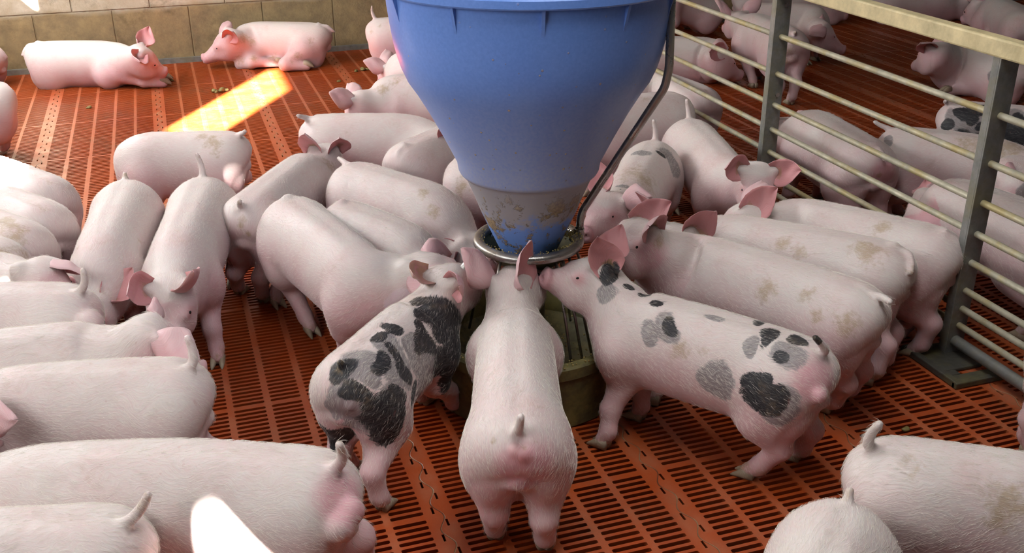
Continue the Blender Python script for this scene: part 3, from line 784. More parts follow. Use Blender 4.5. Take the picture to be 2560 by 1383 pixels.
# left wall (out of frame) with openings placed and sized to throw the sun patches
HOLES = [(2.42, 3.12, 1.75, 2.55), (.845, .925, 2.25, 2.335), (.96, 1.16, 1.46, 1.62), (1.95, 2.5, 1.52, 1.65), (-1.47, -1.06, 2.02, 2.17), (6.0, 6.55, 1.38, 1.62)]
def wall_left():
    ys = sorted({-9.0, 7.85} | {h[0] for h in HOLES} | {h[1] for h in HOLES}); zs = sorted({-.4, 3.0} | {h[2] for h in HOLES} | {h[3] for h in HOLES})
    bm = bmesh.new(); vs = {}
    def vt(x, y, z):
        k = (x, y, z)
        if k not in vs: vs[k] = bm.verts.new(k)
        return vs[k]
    solid = {}
    for i in range(len(ys) - 1):
        for j in range(len(zs) - 1):
            cy, cz = (ys[i] + ys[i + 1]) / 2, (zs[j] + zs[j + 1]) / 2
            solid[i, j] = not any(a < cy < b and c < cz < d for a, b, c, d in HOLES)
    X = (-1.74, -1.7)
    for (i, j), s_ in solid.items():
        if not s_: continue
        for x in X: bm.faces.new([vt(x, ys[i], zs[j]), vt(x, ys[i + 1], zs[j]), vt(x, ys[i + 1], zs[j + 1]), vt(x, ys[i], zs[j + 1])])
        for di, dj, a, b in ((-1, 0, (i, j), (i, j + 1)), (1, 0, (i + 1, j), (i + 1, j + 1)), (0, -1, (i, j), (i + 1, j)), (0, 1, (i, j + 1), (i + 1, j + 1))):
            if not solid.get((i + di, j + dj), False):
                bm.faces.new([vt(X[0], ys[a[0]], zs[a[1]]), vt(X[0], ys[b[0]], zs[b[1]]), vt(X[1], ys[b[0]], zs[b[1]]), vt(X[1], ys[a[0]], zs[a[1]])])
    o = obj('wall_left', bm, M_LW); structure(o); tag(o, 'limewashed side wall, openings cut to shape the sun patches', 'wall', kind='structure')
wall_left()
bm = bmesh.new(); box(bm, (-1.74, -9.0, 3.0), (9.1, 7.85, 3.06)); o = structure(obj('ceiling', bm, M_CEIL)); tag(o, 'pale barn ceiling', 'ceiling', kind='structure')
# ---------------------------------------------------------------- feeder
def feeder():
    cx, cy = .932, 2.66; T = thing('pig_feeder', (cx, cy, 0))
    tag(T, 'blue funnel-shaped feed hopper over a round trough, caked with feed', 'feeder')
    bm = bmesh.new()
    prof = [(.052, .44), (.071, .444), (.090, .473), (.107, .511), (.124, .55), (.140, .587), (.160, .640), (.181, .69), (.187, .700), (.192, .702), (.197, .707), (.201, .715), (.205, .74), (.243, .819), (.279, .888), (.312, .945), (.334, .978), (.350, 1.015), (.360, 1.05), (.367, 1.081), (.374, 1.13), (.380, 1.18), (.386, 1.30), (.390, 1.75)]
    lathe(bm, prof, n=128); inner = [(r - .006, z) for r, z in prof]; lathe(bm, inner, n=64)
    obj('hopper', bm, M_HOP, T, smooth=True)
    bm = bmesh.new(); lathe(bm, [(.380, 1.222), (.402, 1.224), (.405, 1.228), (.405, 1.246), (.401, 1.25), (.382, 1.251)], n=128, closed=True); f = obj('rim_flange', bm, M_HOP, T); f['label'] = 'raised band round the hopper'
    for k in range(11):          # gussets under the rim
        a = math.radians(-104.3 + 360 / 11 * k); bm = bmesh.new(); ca, sa = math.cos(a), math.sin(a); w = .004
        v = []
        for s_ in (-1, 1):
            for r, z in ((.371, 1.135), (.380, 1.223), (.395, 1.223)):
                v.append(bm.verts.new((r * ca - s_ * w * sa, r * sa + s_ * w * ca, z)))
        bm.faces.new((v[0], v[1], v[2])); bm.faces.new((v[5], v[4], v[3]))
        for a_, b_ in ((0, 1), (1, 2), (2, 0)): bm.faces.new((v[a_], v[b_], v[b_ + 3], v[a_ + 3]))
        obj('rim_gusset', bm, M_HOP, T)
    # stainless ring the pigs push to get feed
    bm = bmesh.new(); n, m = 96, 16; R, r = .148, .0165
    vs = [[bm.verts.new(((R + r * math.cos(b)) * math.cos(a), (R + r * math.cos(b)) * math.sin(a), .487 + r * .9 * math.sin(b))) for b in [2 * math.pi * j / m for j in range(m)]] for a in [2 * math.pi * i / n for i in range(n)]]
    for i in range(n):
        for j in range(m): bm.faces.new((vs[i][j], vs[(i + 1) % n][j], vs[(i + 1) % n][(j + 1) % m], vs[i][(j + 1) % m]))
    obj('feeding_ring', bm, M_STEEL, T, smooth=True)
    bm = bmesh.new(); lathe(bm, [(.146, .474), (.10, .43), (.06, .415), (.0, .412)], n=64); obj('ring_pan', bm, M_TROUGH, T, smooth=True)
    # drinking-water pipe
    bm = bmesh.new(); tube(bm, bend([(.302, -.205, 1.75), (.318, -.215, 1.02), (.313, -.205, .965), (.150, -.035, .565), (.147, -.03, .470)], 6, .3), .0115, 18)
    p = obj('water_pipe', bm, M_STEEL, T, smooth=True)
    bm = bmesh.new(); lathe(bm, [(.0115, .478), (.0165, .479), (.0165, .515), (.0115, .516)], c=(.147, -.03), n=24); obj('pipe_collar', bm, M_STEEL, p)
    bm = bmesh.new(); tube(bm, [(.128, -.052, .497), (.112, -.062, .497)], .011, 6); obj('clamp_bolt', bm, M_STEEL, p)
    # rods down to the trough
    for a in (-75, -64, -52, -10, 35, 80, 125, 170, 215, 250):
        ca, sa = math.cos(math.radians(a)), math.sin(math.radians(a))
        bm = bmesh.new(); tube(bm, [(.135 * ca, .135 * sa, .475), (.19 * ca, .19 * sa, .30), (.235 * ca, .235 * sa, .12)], .0045, 8); obj('support_rod', bm, M_STEEL, T, smooth=True)
    bm = bmesh.new(); tube(bm, [(-.16, -.03, .485), (-.235, -.06, .43)], [.012, .016], 12); nz = obj('drinker_nozzle', bm, M_STEEL, T, smooth=True)
    bm = bmesh.new(); lathe(bm, [(.05, .42), (.05, .09)], n=32); obj('feed_tube', bm, M_TROUGH, T, smooth=True)
    bm = bmesh.new(); lathe(bm, [(.275, 0), (.290, .005), (.292, .10), (.296, .165), (.302, .17), (.302, .203), (.296, .209), (.270, .209), (.264, .20), (.258, .13), (.20, .08), (.0, .075)], n=72)
    tr = obj('trough', bm, M_TROUGH, T, smooth=False)
    for p_ in tr.data.polygons: p_.use_smooth = True
    md = tr.modifiers.new('edges', 'EDGE_SPLIT'); md.split_angle = math.radians(40)
    rng = random.Random(5); bm = bmesh.new()
    for k in range(420):
        a = rng.uniform(0, 2 * math.pi); rr = rng.choice((rng.uniform(.265, .302), rng.uniform(.1, .25), rng.uniform(.262, .30)))
        z = .211 if rr > .262 else .135; s_ = rng.uniform(.0012, .0035)
        bmesh.ops.create_icosphere(bm, subdivisions=1, radius=s_, matrix=Matrix.Translation((rr * math.cos(a), rr * math.sin(a), z)))
    for k in range(260):
        a = rng.uniform(0, 2 * math.pi); s_ = rng.uniform(.0009, .0024)
        bmesh.ops.create_icosphere(bm, subdivisions=1, radius=s_, matrix=Matrix.Translation(((.14 + rng.uniform(-.012, .008)) * math.cos(a), (.14 + rng.uniform(-.01, .01)) * math.sin(a), .497 + rng.uniform(0, .006))))
    for k in range(120):
        s_ = rng.uniform(.001, .003); bmesh.ops.create_icosphere(bm, subdivisions=1, radius=s_, matrix=Matrix.Translation((.118 + rng.gauss(0, .014), -.05 + rng.gauss(0, .014), .50 + abs(rng.gauss(0, .007)))))
    o = obj('feed_crumbs', bm, M_FEED, T); o['kind'] = 'stuff'; o['label'] = 'yellow feed crumbs on ring and trough'
feeder()
# ---------------------------------------------------------------- fence between the pens
def fence():
    T = thing('pen_fence', (2.309, 3.575, 0)); tag(T, 'galvanised pen fence with round bars and a cream top rail', 'fence')
    L = lambda x, y, z: (x - 2.309, y - 3.575, z)
    y0, y1 = .1, 7.60
    bm = bmesh.new(); box(bm, L(2.268, y0, .982), L(2.318, y1, 1.036)); obj('top_rail', bm, M_RAIL, T, bevel=.006)
    zb = (.809, .66, .533, .43, .333, .235, .171, .111)
    for z in zb:
        bm = bmesh.new(); tube(bm, [L(2.311, y0 + (y1 - y0) * i / 30, z) for i in range(31)], .0108, 14); obj('bar', bm, M_BAR, T, smooth=True)
    bm = bmesh.new(); tube(bm, [L(2.308, y0 + (y1 - y0) * i / 30, .055) for i in range(31)], .019, 16); b = obj('bottom_tube', bm, M_GALV, T, smooth=True)
    for yp in (1.175, 2.375, 3.575, 4.775, 5.975, 7.175):
        bm = bmesh.new()
        box(bm, L(2.2755, yp - .003, .012), L(2.3435, yp + .003, .982)); box(bm, L(2.2755, yp + .003, .012), L(2.2805, yp + .03, .982)); box(bm, L(2.3385, yp + .003, .012), L(2.3435, yp + .03, .982))
        p = obj('post', bm, M_GALV, T, bevel=.0012)
        for z in ((.932, .575) if abs(yp - 3.575) < .1 else ()):
            bm = bmesh.new(); tube(bm, [L(2.318, yp - .012, z), L(2.318, yp - .002, z)], .0095, 6); obj('bolt', bm, M_STEEL, p)
        for z in zb:      # weld beads where the bars pass through
            pass
    # foot plate of the near post
    bm = bmesh.new(); box(bm, L(2.185, 2.275, 0.001), L(2.345, 2.44, .014)); box(bm, L(2.185, 2.205, .001), L(2.345, 2.245, .014)); box(bm, L(2.165, 2.19, .001), L(2.19, 2.45, .024)); box(bm, L(2.165, 2.185, .001), L(2.36, 2.207, .022)); box(bm, L(2.185, 2.245, .001), L(2.235, 2.276, .014))
    obj('foot_plate', bm, M_PLATE, T, bevel=.004)
    for yp in (3.575, 4.775, 5.975, 7.175):
        bm = bmesh.new(); box(bm, L(2.25, yp - .05, 0.001), L(2.37, yp + .08, .014)); obj('foot_plate', bm, M_PLATE, T, bevel=.003)
fence()
# ---------------------------------------------------------------- bits on the floor
def clump(x, y, label, n, r, seed, stretch=0.0, mat=None):
    rng = random.Random(seed); bm = bmesh.new()
    for k in range(n):
        s_ = r * rng.uniform(.45, 1)
        m = Matrix.Translation((rng.gauss(0, r * .45) + stretch * (k / max(n - 1, 1) - .5), rng.gauss(0, r * .35) + stretch * .35 * (k / max(n - 1, 1) - .5), s_ * .5)) @ Matrix.Rotation(rng.uniform(0, 6), 4, 'Z') @ Matrix.Diagonal((1.5, 1, .75, 1))
        bmesh.ops.create_icosphere(bm, subdivisions=2, radius=s_, matrix=m)
    for v in bm.verts: v.co += Vector((rng.gauss(0, 1), rng.gauss(0, 1), rng.gauss(0, 1))) * r * .06; v.co.z = max(v.co.z, .0)
    o = obj('dung_clump', bm, mat or M_DUNG, smooth=True); o.location = (x, y, .001); tag(o, label, 'dung', 'dung on the slats'); return o
PIG_TABLE = [
    {'fat': 1.0, 's': 0.9527500000000001, 'label': 'white pig seen straight from behind, stubby tail up, eating beneath the blue hopper', 'group': 'pigs round the feeder', 'H': (-0.073, -0.227, 0.29), 'S': (0.073, 0.227, 0.295), 'K': (0.104, 0.358, 0.375), 'N': (0.207, 0.443, 0.428), 'M': (-0.002, -0.006, 0.298), 'feet': {'HL': (-0.12, -0.192, 0.0), 'HR': (-0.018, -0.27, 0.0), 'FL': (0.033, 0.303, 0.0), 'FR': (0.155, 0.261, 0.0)}, 'seed': 641, 'earL': ((-0.14, 0.089, 0.986), (0.009, 0.998, -0.065)), 'earR': ((0.621, -0.258, 0.74), (0.122, 0.982, 0.146)), 'tail': [(-0.107, -0.332, 0.401), (-0.109, -0.35, 0.426), (-0.109, -0.358, 0.451)], 'dirt': [((-0.102, -0.351, 0.364), 0.012), ((-0.157, -0.311, 0.368), 0.012), ((-0.074, -0.347, 0.373), 0.01)], 'pinks': [((-0.097, -0.362, 0.306), 0.07)], 'lumps': [((-0.118, -0.349, 0.358), (0.012, 0.012, 0.012)), ((-0.104, -0.359, 0.348), (0.012, 0.012, 0.012))], 'raws': [((-0.118, -0.349, 0.358), 0.016), ((-0.104, -0.359, 0.348), 0.016), ((-0.118, -0.349, 0.358), 0.012)], 'o': (0.725, 2.164, 0.0), 'bristles': 11800},
    {'fat': 1.08, 's': 0.87875, 'label': 'black-spotted pig seen from behind, left of the white one, with a brown ear', 'group': 'pigs round the feeder', 'H': (-0.099, -0.112, 0.285), 'S': (0.099, 0.112, 0.29), 'K': (0.203, 0.177, 0.39), 'N': (0.365, 0.272, 0.412), 'eardirt': ('L', 0.95), 'feet': {'HL': (-0.135, -0.055, 0.0), 'HR': (-0.089, -0.247, 0.0), 'FL': (0.137, 0.222, 0.0), 'FR': (0.217, 0.147, 0.0)}, 'tail': 'stub', 'seed': 519, 'earL': ((-0.957, -0.175, 0.232), (0.436, -0.439, 0.785)), 'earR': ((-0.216, 0.889, 0.405), (-0.861, 0.421, 0.284)), 'black': [((0.2, 0.084, 0.345), 0.05), ((0.21, 0.074, 0.281), 0.04), ((0.175, 0.032, 0.192), 0.05), ((-0.04, -0.23, 0.249), 0.06), ((-0.189, -0.125, 0.165), 0.05), ((0.083, -0.005, 0.389), 0.02), ((0.107, -0.028, 0.33), 0.025), ((0.162, 0.059, 0.355), 0.062), ((0.176, 0.08, 0.37), 0.04), ((0.113, 0.049, 0.388), 0.035), ((0.093, -0.032, 0.352), 0.042), ((0.153, 0.038, 0.343), 0.05), ((-0.049, -0.161, 0.386), 0.03), ((-0.135, -0.227, 0.356), 0.032), ((-0.147, -0.226, 0.355), 0.025), ((-0.149, -0.179, 0.41), 0.042), ((0.011, -0.154, 0.33), 0.03), ((-0.013, -0.117, 0.388), 0.02), ((0.189, 0.033, 0.276), 0.06), ((-0.056, -0.237, 0.282), 0.075), ((-0.072, -0.233, 0.233), 0.04), ((-0.169, -0.137, 0.169), 0.05), ((0.029, -0.143, 0.266), 0.03), ((0.008, -0.042, 0.41), 0.03), ((-0.04, -0.074, 0.41), 0.025), ((0.133, -0.007, 0.266), 0.05), ((-0.029, -0.213, 0.313), 0.04)], 'grey': [((-0.105, -0.235, 0.266), 0.05), ((-0.013, -0.164, 0.357), 0.05), ((-0.023, -0.107, 0.398), 0.05), ((-0.151, -0.228, 0.345), 0.05), ((0.097, -0.05, 0.271), 0.06), ((-0.185, -0.202, 0.298), 0.035), ((-0.137, -0.235, 0.33), 0.04), ((-0.039, -0.221, 0.315), 0.05), ((0.056, -0.09, 0.331), 0.05), ((-0.093, -0.211, 0.372), 0.03), ((0.039, -0.073, 0.378), 0.03), ((-0.12, -0.17, 0.4), 0.05)], 'pinks': [((-0.141, -0.222, 0.278), 0.07)], 'lumps': [((-0.153, -0.231, 0.314), (0.01, 0.01, 0.01))], 'raws': [((-0.153, -0.231, 0.314), 0.018), ((-0.145, -0.225, 0.288), 0.014)], 'o': (0.453, 2.419, 0.0), 'bristles': 11100},
    {'fat': 1.08, 's': 0.925, 'label': 'pink pig with black and grey spots, side on, snout at the feeder ring', 'group': 'pigs round the feeder', 'H': (0.131, -0.171, 0.285), 'S': (-0.131, 0.171, 0.295), 'K': (-0.185, 0.31, 0.4), 'N': (-0.343, 0.343, 0.43), 'feet': {'FL': (-0.256, 0.075, 0.0), 'FR': (-0.101, 0.176, -0.0), 'HL': (0.061, -0.184, 0.0), 'HR': (0.222, -0.15, 0.0)}, 'seed': 520, 'earL': ((0.404, -0.096, 0.91), (0.097, 0.995, 0.033)), 'earR': ((-0.506, 0.796, 0.332), (-0.168, 0.054, 0.984)), 'tail': [(0.186, -0.257, 0.407), (0.169, -0.264, 0.43), (0.147, -0.264, 0.454)], 'black': [((-0.11, 0.017, 0.391), 0.026), ((-0.189, 0.245, 0.452), 0.035), ((-0.111, 0.165, 0.416), 0.02), ((-0.11, 0.096, 0.423), 0.02), ((-0.144, 0.21, 0.425), 0.018), ((0.097, -0.144, 0.416), 0.03), ((0.146, -0.192, 0.41), 0.03), ((0.145, -0.264, 0.442), 0.025), ((0.081, -0.224, 0.392), 0.022), ((0.031, -0.256, 0.298), 0.05), ((0.047, -0.275, 0.298), 0.045), ((0.02, -0.224, 0.33), 0.035), ((0.1, -0.08, 0.417), 0.02)], 'grey': [((-0.152, 0.038, 0.357), 0.028), ((-0.047, -0.129, 0.298), 0.055), ((-0.118, 0.022, 0.386), 0.04), ((0.097, -0.225, 0.398), 0.045), ((0.034, -0.16, 0.394), 0.022), ((0.053, -0.285, 0.282), 0.06), ((0.001, -0.033, 0.423), 0.02), ((-0.21, 0.222, 0.414), 0.035)], 'dirt': [((-0.06, -0.08, 0.362), 0.02), ((-0.099, -0.037, 0.347), 0.03)], 'pinks': [((0.145, -0.301, 0.345), 0.06)], 'lumps': [((0.146, -0.307, 0.314), (0.022, 0.022, 0.022))], 'o': (1.273, 2.171, 0.0), 'bristles': 10900},
    {'fat': 1.08, 's': 0.9712500000000001, 'label': 'pale pig with light brown stains just behind the spotted side-on pig', 'group': 'pigs round the feeder', 'H': (0.128, -0.207, 0.29), 'S': (-0.128, 0.207, 0.295), 'K': (-0.296, 0.228, 0.42), 'N': (-0.451, 0.152, 0.42), 'feet': {'HL': (0.126, -0.231, 0.0), 'HR': (0.211, -0.188, 0.0), 'FL': (-0.34, -0.024, 0.0), 'FR': (-0.227, -0.013, 0.0)}, 'seed': 131, 'earL': ((0.758, 0.139, 0.637), (0.089, 0.971, -0.224)), 'earR': ((-0.654, -0.632, 0.416), (0.882, -0.234, 0.41)), 'tail': [(0.182, -0.306, 0.408), (0.181, -0.338, 0.414), (0.175, -0.361, 0.419)], 'dirt': [((-0.049, -0.103, 0.378), 0.035), ((-0.061, -0.102, 0.36), 0.03), ((0.019, -0.199, 0.39), 0.035), ((0.021, -0.258, 0.357), 0.025), ((0.079, -0.324, 0.361), 0.04), ((0.072, -0.334, 0.336), 0.03), ((-0.273, 0.157, 0.442), 0.03)], 'pinks': [((-0.306, 0.141, 0.41), 0.06)], 'o': (1.596, 2.437, 0.0), 'bristles': 9200},
    {'fat': 1.08, 's': 0.9712500000000001, 'label': 'dirty cream pig second behind the spotted side-on pig, tail tip dirty', 'group': 'pigs round the feeder', 'H': (0.164, -0.157, 0.29), 'S': (-0.164, 0.157, 0.29), 'K': (-0.344, 0.184, 0.34), 'N': (-0.523, 0.076, 0.347), 'feet': {'HL': (0.123, -0.3, 0.0), 'HR': (0.199, -0.247, 0.0)}, 'seed': 132, 'tail': [(0.237, -0.241, 0.402), (0.23, -0.269, 0.385), (0.215, -0.291, 0.368)], 'dirt': [((-0.264, 0.133, 0.397), 0.03), ((-0.067, -0.038, 0.402), 0.03), ((0.118, -0.205, 0.408), 0.06), ((-0.046, -0.081, 0.383), 0.03)], 'o': (1.817, 2.603, 0.0), 'bristles': 8000},
    {'fat': 1.08, 's': 0.9712500000000001, 'label': 'pig standing against the fence with an ochre smear on its back', 'group': 'pigs round the feeder', 'H': (0.123, -0.159, 0.29), 'S': (-0.123, 0.159, 0.29), 'K': (-0.295, 0.171, 0.36), 'N': (-0.365, 0.285, 0.301), 'feet': {'HL': (0.106, -0.251, 0.0), 'HR': (0.078, -0.154, 0.0)}, 'tail': 'down', 'seed': 133, 'earL': ((-0.792, -0.518, 0.322), (-0.382, 0.918, 0.108)), 'earR': ((0.082, 0.725, 0.683), (0.445, 0.746, -0.495)), 'dirt': [((0.005, -0.106, 0.413), 0.035)], 'o': (2.086, 2.657, 0.0), 'bristles': 7100},
    {'fat': 1.08, 's': 0.925, 'label': 'pig facing the camera by the fence with both ears spread', 'group': 'pigs round the feeder', 'H': (0.047, 0.226, 0.285), 'S': (-0.047, -0.226, 0.285), 'K': (-0.072, -0.489, 0.396), 'N': (-0.141, -0.618, 0.33), 'tail': 'up', 'seed': 134, 'earL': ((0.304, 0.898, 0.317), (0.738, -0.069, 0.671)), 'earR': ((0.403, 0.774, 0.489), (0.781, -0.189, 0.595)), 'o': (2.046, 3.608, 0.0), 'bristles': 3100},
    {'fat': 1.08, 's': 0.925, 'label': 'greyish pig with dark rump patches, right of the hopper cone', 'group': 'pigs round the feeder', 'H': (0.131, 0.18, 0.285), 'S': (-0.131, -0.18, 0.285), 'K': (-0.264, -0.339, 0.36), 'N': (-0.413, -0.449, 0.34), 'tail': 'up', 'seed': 116, 'earL': ((0.478, 0.706, 0.523), (-0.526, 0.848, 0.067)), 'earR': ((-0.722, 0.427, 0.544), (0.478, 0.126, 0.869)), 'black': [((0.12, 0.072, 0.405), 0.02)], 'grey': [((0.172, 0.071, 0.363), 0.06), ((0.043, 0.072, 0.418), 0.04), ((-0.18, -0.233, 0.406), 0.022)], 'dirt': [((-0.085, -0.153, 0.414), 0.1)], 'o': (1.654, 3.426, 0.0), 'bristles': 5000},
    {'fat': 1.2, 's': 0.9712500000000001, 'label': 'large pale pig standing behind the right side of the hopper', 'group': 'pigs round the feeder', 'H': (0.163, 0.028, 0.3), 'S': (-0.163, -0.028, 0.3), 'K': (-0.394, -0.108, 0.36), 'N': (-0.535, -0.245, 0.291), 'tail': 'none', 'seed': 214, 'dirt': [((0.042, -0.033, 0.453), 0.03), ((0.074, -0.04, 0.447), 0.03)], 'o': (1.954, 4.15, 0.0), 'bristles': 700},
    {'fat': 1.08, 's': 0.925, 'label': 'pale pig half hidden behind the large one, close to the far fence bars', 'group': 'pigs round the feeder', 'H': (0.041, -0.176, 0.285), 'S': (-0.041, 0.176, 0.285), 'K': (-0.284, 0.035, 0.341), 'N': (-0.371, 0.132, 0.294), 'tail': 'none', 'seed': 215, 'o': (2.358, 4.578, 0.0)},
    {'fat': 1.08, 's': 0.925, 'label': 'hairy pig in the lit strip with a brown stain on its rump', 'group': 'pigs crowding at the left', 'H': (0.153, -0.037, 0.29), 'S': (-0.153, 0.037, 0.28), 'K': (-0.202, 0.121, 0.162), 'N': (-0.305, 0.161, 0.078), 'ears': ((-0.8, 0.4, -0.2), (0, 0.6, 0.8)), 'feet': {'HL': (0.16, 0.3, 0.0), 'HR': (0.247, 0.471, 0.0)}, 'seed': 211, 'tail': [(0.248, -0.068, 0.411), (0.261, -0.093, 0.423), (0.264, -0.116, 0.435)], 'dirt': [((0.135, -0.107, 0.398), 0.05), ((0.136, -0.142, 0.365), 0.03), ((0.088, -0.059, 0.416), 0.03)], 'o': (-0.012, 4.367, 0.0), 'bristles': 1900},
    {'fat': 1.08, 's': 0.925, 'label': 'pig seen from behind, walking down the left side, short tail up', 'group': 'pigs crowding at the left', 'H': (0.033, 0.229, 0.3), 'S': (-0.033, -0.229, 0.285), 'K': (-0.08, -0.4, 0.23), 'N': (-0.096, -0.533, 0.196), 'ears': ((-0.8, 0.4, -0.1), (0, 0.6, 0.8)), 'tail': 'stub', 'seed': 212, 'dirt': [((0.081, -0.141, 0.347), 0.018), ((-0.102, -0.237, 0.382), 0.02)], 'o': (-0.258, 3.521, 0.0), 'bristles': 6400},
    {'fat': 1.08, 's': 0.9527500000000001, 'label': 'pig facing the camera with its head down and ears out sideways', 'group': 'pigs crowding at the left', 'H': (0.05, 0.233, 0.3), 'S': (-0.05, -0.233, 0.285), 'K': (-0.084, -0.455, 0.31), 'N': (-0.088, -0.577, 0.236), 'feet': {'FL': (0.028, -0.334, 0.0), 'FR': (-0.154, -0.171, 0.0)}, 'tail': 'up', 'seed': 213, 'earL': ((0.56, 0.396, 0.727), (0.306, 0.158, 0.939)), 'earR': ((0.482, 0.7, 0.527), (0.446, -0.319, 0.836)), 'o': (-0.011, 3.446, 0.0), 'bristles': 6800},
    {'fat': 1.08, 's': 0.9712500000000001, 'label': 'large clean pink pig with a shiny patch on its shoulder, left of the feeder', 'group': 'pigs round the feeder', 'H': (-0.064, 0.234, 0.3), 'S': (0.064, -0.234, 0.3), 'K': (0.234, -0.34, 0.35), 'N': (0.335, -0.438, 0.388), 'feet': {'HR': (-0.072, 0.105, 0.0), 'HL': (-0.157, 0.366, 0.0), 'FR': (0.005, -0.143, 0.0), 'FL': (0.17, 0.022, 0.0)}, 'tail': 'down', 'seed': 214, 'earL': ((0.322, 0.92, -0.225), (-0.784, 0.606, -0.135)), 'earR': ((0.81, 0.366, -0.458), (-0.113, -0.333, -0.936)), 'wet': [((0.16, -0.379, 0.292), 0.055)], 'o': (0.403, 3.121, 0.0), 'bristles': 8200},
    {'fat': 1.08, 's': 0.87875, 'label': 'greyish pig wedged between two pinker pigs left of the feeder', 'group': 'pigs round the feeder', 'H': (-0.069, 0.135, 0.29), 'S': (0.069, -0.135, 0.285), 'K': (0.1, -0.276, 0.295), 'N': (0.201, -0.163, 0.182), 'ears': ((-0.3, 0.5, -0.8), (0, 0.8, 0.3)), 'tail': 'down', 'seed': 215, 'o': (0.593, 3.181, 0.0), 'bristles': 7800},
    {'fat': 1.08, 's': 0.9712500000000001, 'label': 'smooth pink pig with a curled tail, left of the hopper cone', 'group': 'pigs round the feeder', 'H': (-0.097, 0.18, 0.29), 'S': (0.097, -0.18, 0.29), 'K': (0.164, -0.365, 0.24), 'N': (0.189, -0.502, 0.198), 'ears': ((-0.3, 0.5, -0.8), (0, 0.8, 0.3)), 'seed': 169, 'tail': [(-0.147, 0.281, 0.408), (-0.155, 0.312, 0.41), (-0.159, 0.335, 0.411)], 'dirt': [((0.048, -0.181, 0.421), 0.03), ((0.061, -0.264, 0.379), 0.03)], 'o': (0.728, 3.509, 0.0), 'bristles': 6200},
    {'fat': 1.08, 's': 0.925, 'label': 'pig seen from behind with soiled rear, ears pointing up, left of the feeder', 'group': 'pigs round the feeder', 'H': (-0.119, -0.198, 0.29), 'S': (0.119, 0.198, 0.285), 'K': (0.211, 0.31, 0.333), 'N': (0.278, 0.495, 0.304), 'earbend': 0.02, 'feet': {'HL': (-0.201, -0.125, 0.0), 'HR': (-0.124, -0.223, 0.0)}, 'seed': 168, 'earL': ((-0.768, 0.006, 0.641), (-0.62, 0.263, -0.739)), 'earR': ((-0.761, 0.346, 0.549), (-0.586, 0.465, -0.663)), 'tail': [(-0.169, -0.29, 0.408), (-0.172, -0.315, 0.424), (-0.17, -0.333, 0.438)], 'dirt': [((-0.168, -0.321, 0.36), 0.022), ((-0.172, -0.324, 0.348), 0.02), ((-0.156, -0.327, 0.314), 0.014), ((0.217, 0.202, 0.347), 0.05)], 'o': (0.329, 3.741, 0.0), 'bristles': 5300},
    {'fat': 1.08, 's': 0.925, 'label': 'pig squeezed behind the hopper with only its back showing', 'group': 'pigs round the feeder', 'H': (-0.143, -0.107, 0.285), 'S': (0.143, 0.107, 0.285), 'K': (0.205, -0.047, 0.36), 'N': (0.337, -0.027, 0.323), 'tail': 'down', 'seed': 209, 'o': (1.042, 4.077, 0.0), 'bristles': 2800},
    {'fat': 1.08, 's': 0.87875, 'label': 'pig with a dirty flank mostly hidden by the hopper cone', 'group': 'pigs round the feeder', 'H': (-0.086, 0.122, 0.285), 'S': (0.086, -0.122, 0.285), 'K': (-0.011, -0.367, 0.353), 'N': (-0.062, -0.548, 0.34), 'tail': 'down', 'seed': 210, 'dirt': [((-0.162, 0.038, 0.336), 0.05)], 'o': (1.157, 3.557, 0.0), 'bristles': 5400},
    {'fat': 1.08, 's': 0.9712500000000001, 'label': 'pig side on with its tail raised, below the pig with pricked ears', 'group': 'pigs round the feeder', 'H': (-0.163, 0.073, 0.29), 'S': (0.163, -0.073, 0.29), 'K': (0.321, -0.276, 0.32), 'N': (0.419, -0.388, 0.3), 'seed': 166, 'tail': [(-0.267, 0.107, 0.413), (-0.289, 0.088, 0.425), (-0.303, 0.065, 0.436)], 'o': (0.793, 4.338, 0.0), 'bristles': 1700},
    {'fat': 1.08, 's': 0.9712500000000001, 'label': 'pig facing left with a round mud patch on its shoulder and ears pricked', 'group': 'pigs crowding at the left', 'H': (0.151, -0.078, 0.28), 'S': (-0.151, 0.078, 0.28), 'K': (-0.314, 0.048, 0.29), 'N': (-0.411, 0.07, 0.17), 'earbend': 0.05, 'seed': 165, 'earL': ((0.252, 0.38, 0.89), (0.541, -0.737, 0.404)), 'earR': ((0.073, 0.888, 0.454), (0.206, 0.749, -0.63)), 'dirt': [((-0.216, 0.023, 0.373), 0.05), ((-0.17, 0.018, 0.392), 0.04)], 'o': (1.198, 4.972, 0.0)},
    {'fat': 1.08, 's': 0.925, 'label': 'pig standing by the wall beside the left edge of the hopper', 'group': 'pigs crowding at the left', 'H': (-0.134, 0.082, 0.285), 'S': (0.134, -0.082, 0.285), 'K': (0.238, -0.318, 0.3), 'N': (0.311, -0.502, 0.283), 'tail': 'up', 'seed': 164, 'dirt': [((-0.185, 0.014, 0.382), 0.02), ((-0.244, 0.023, 0.342), 0.02)], 'o': (1.475, 6.496, 0.0)},
    {'fat': 1.08, 's': 0.87875, 'label': 'pig with a drooping ear peeping out from behind the hopper', 'group': 'pigs crowding at the left', 'H': (0.095, -0.115, 0.285), 'S': (-0.095, 0.115, 0.28), 'K': (-0.121, 0.266, 0.26), 'N': (-0.209, 0.32, 0.15), 'seed': 262, 'earL': ((0.171, 0.633, 0.755), (0.679, -0.408, 0.611)), 'o': (1.325, 5.5, 0.0)},
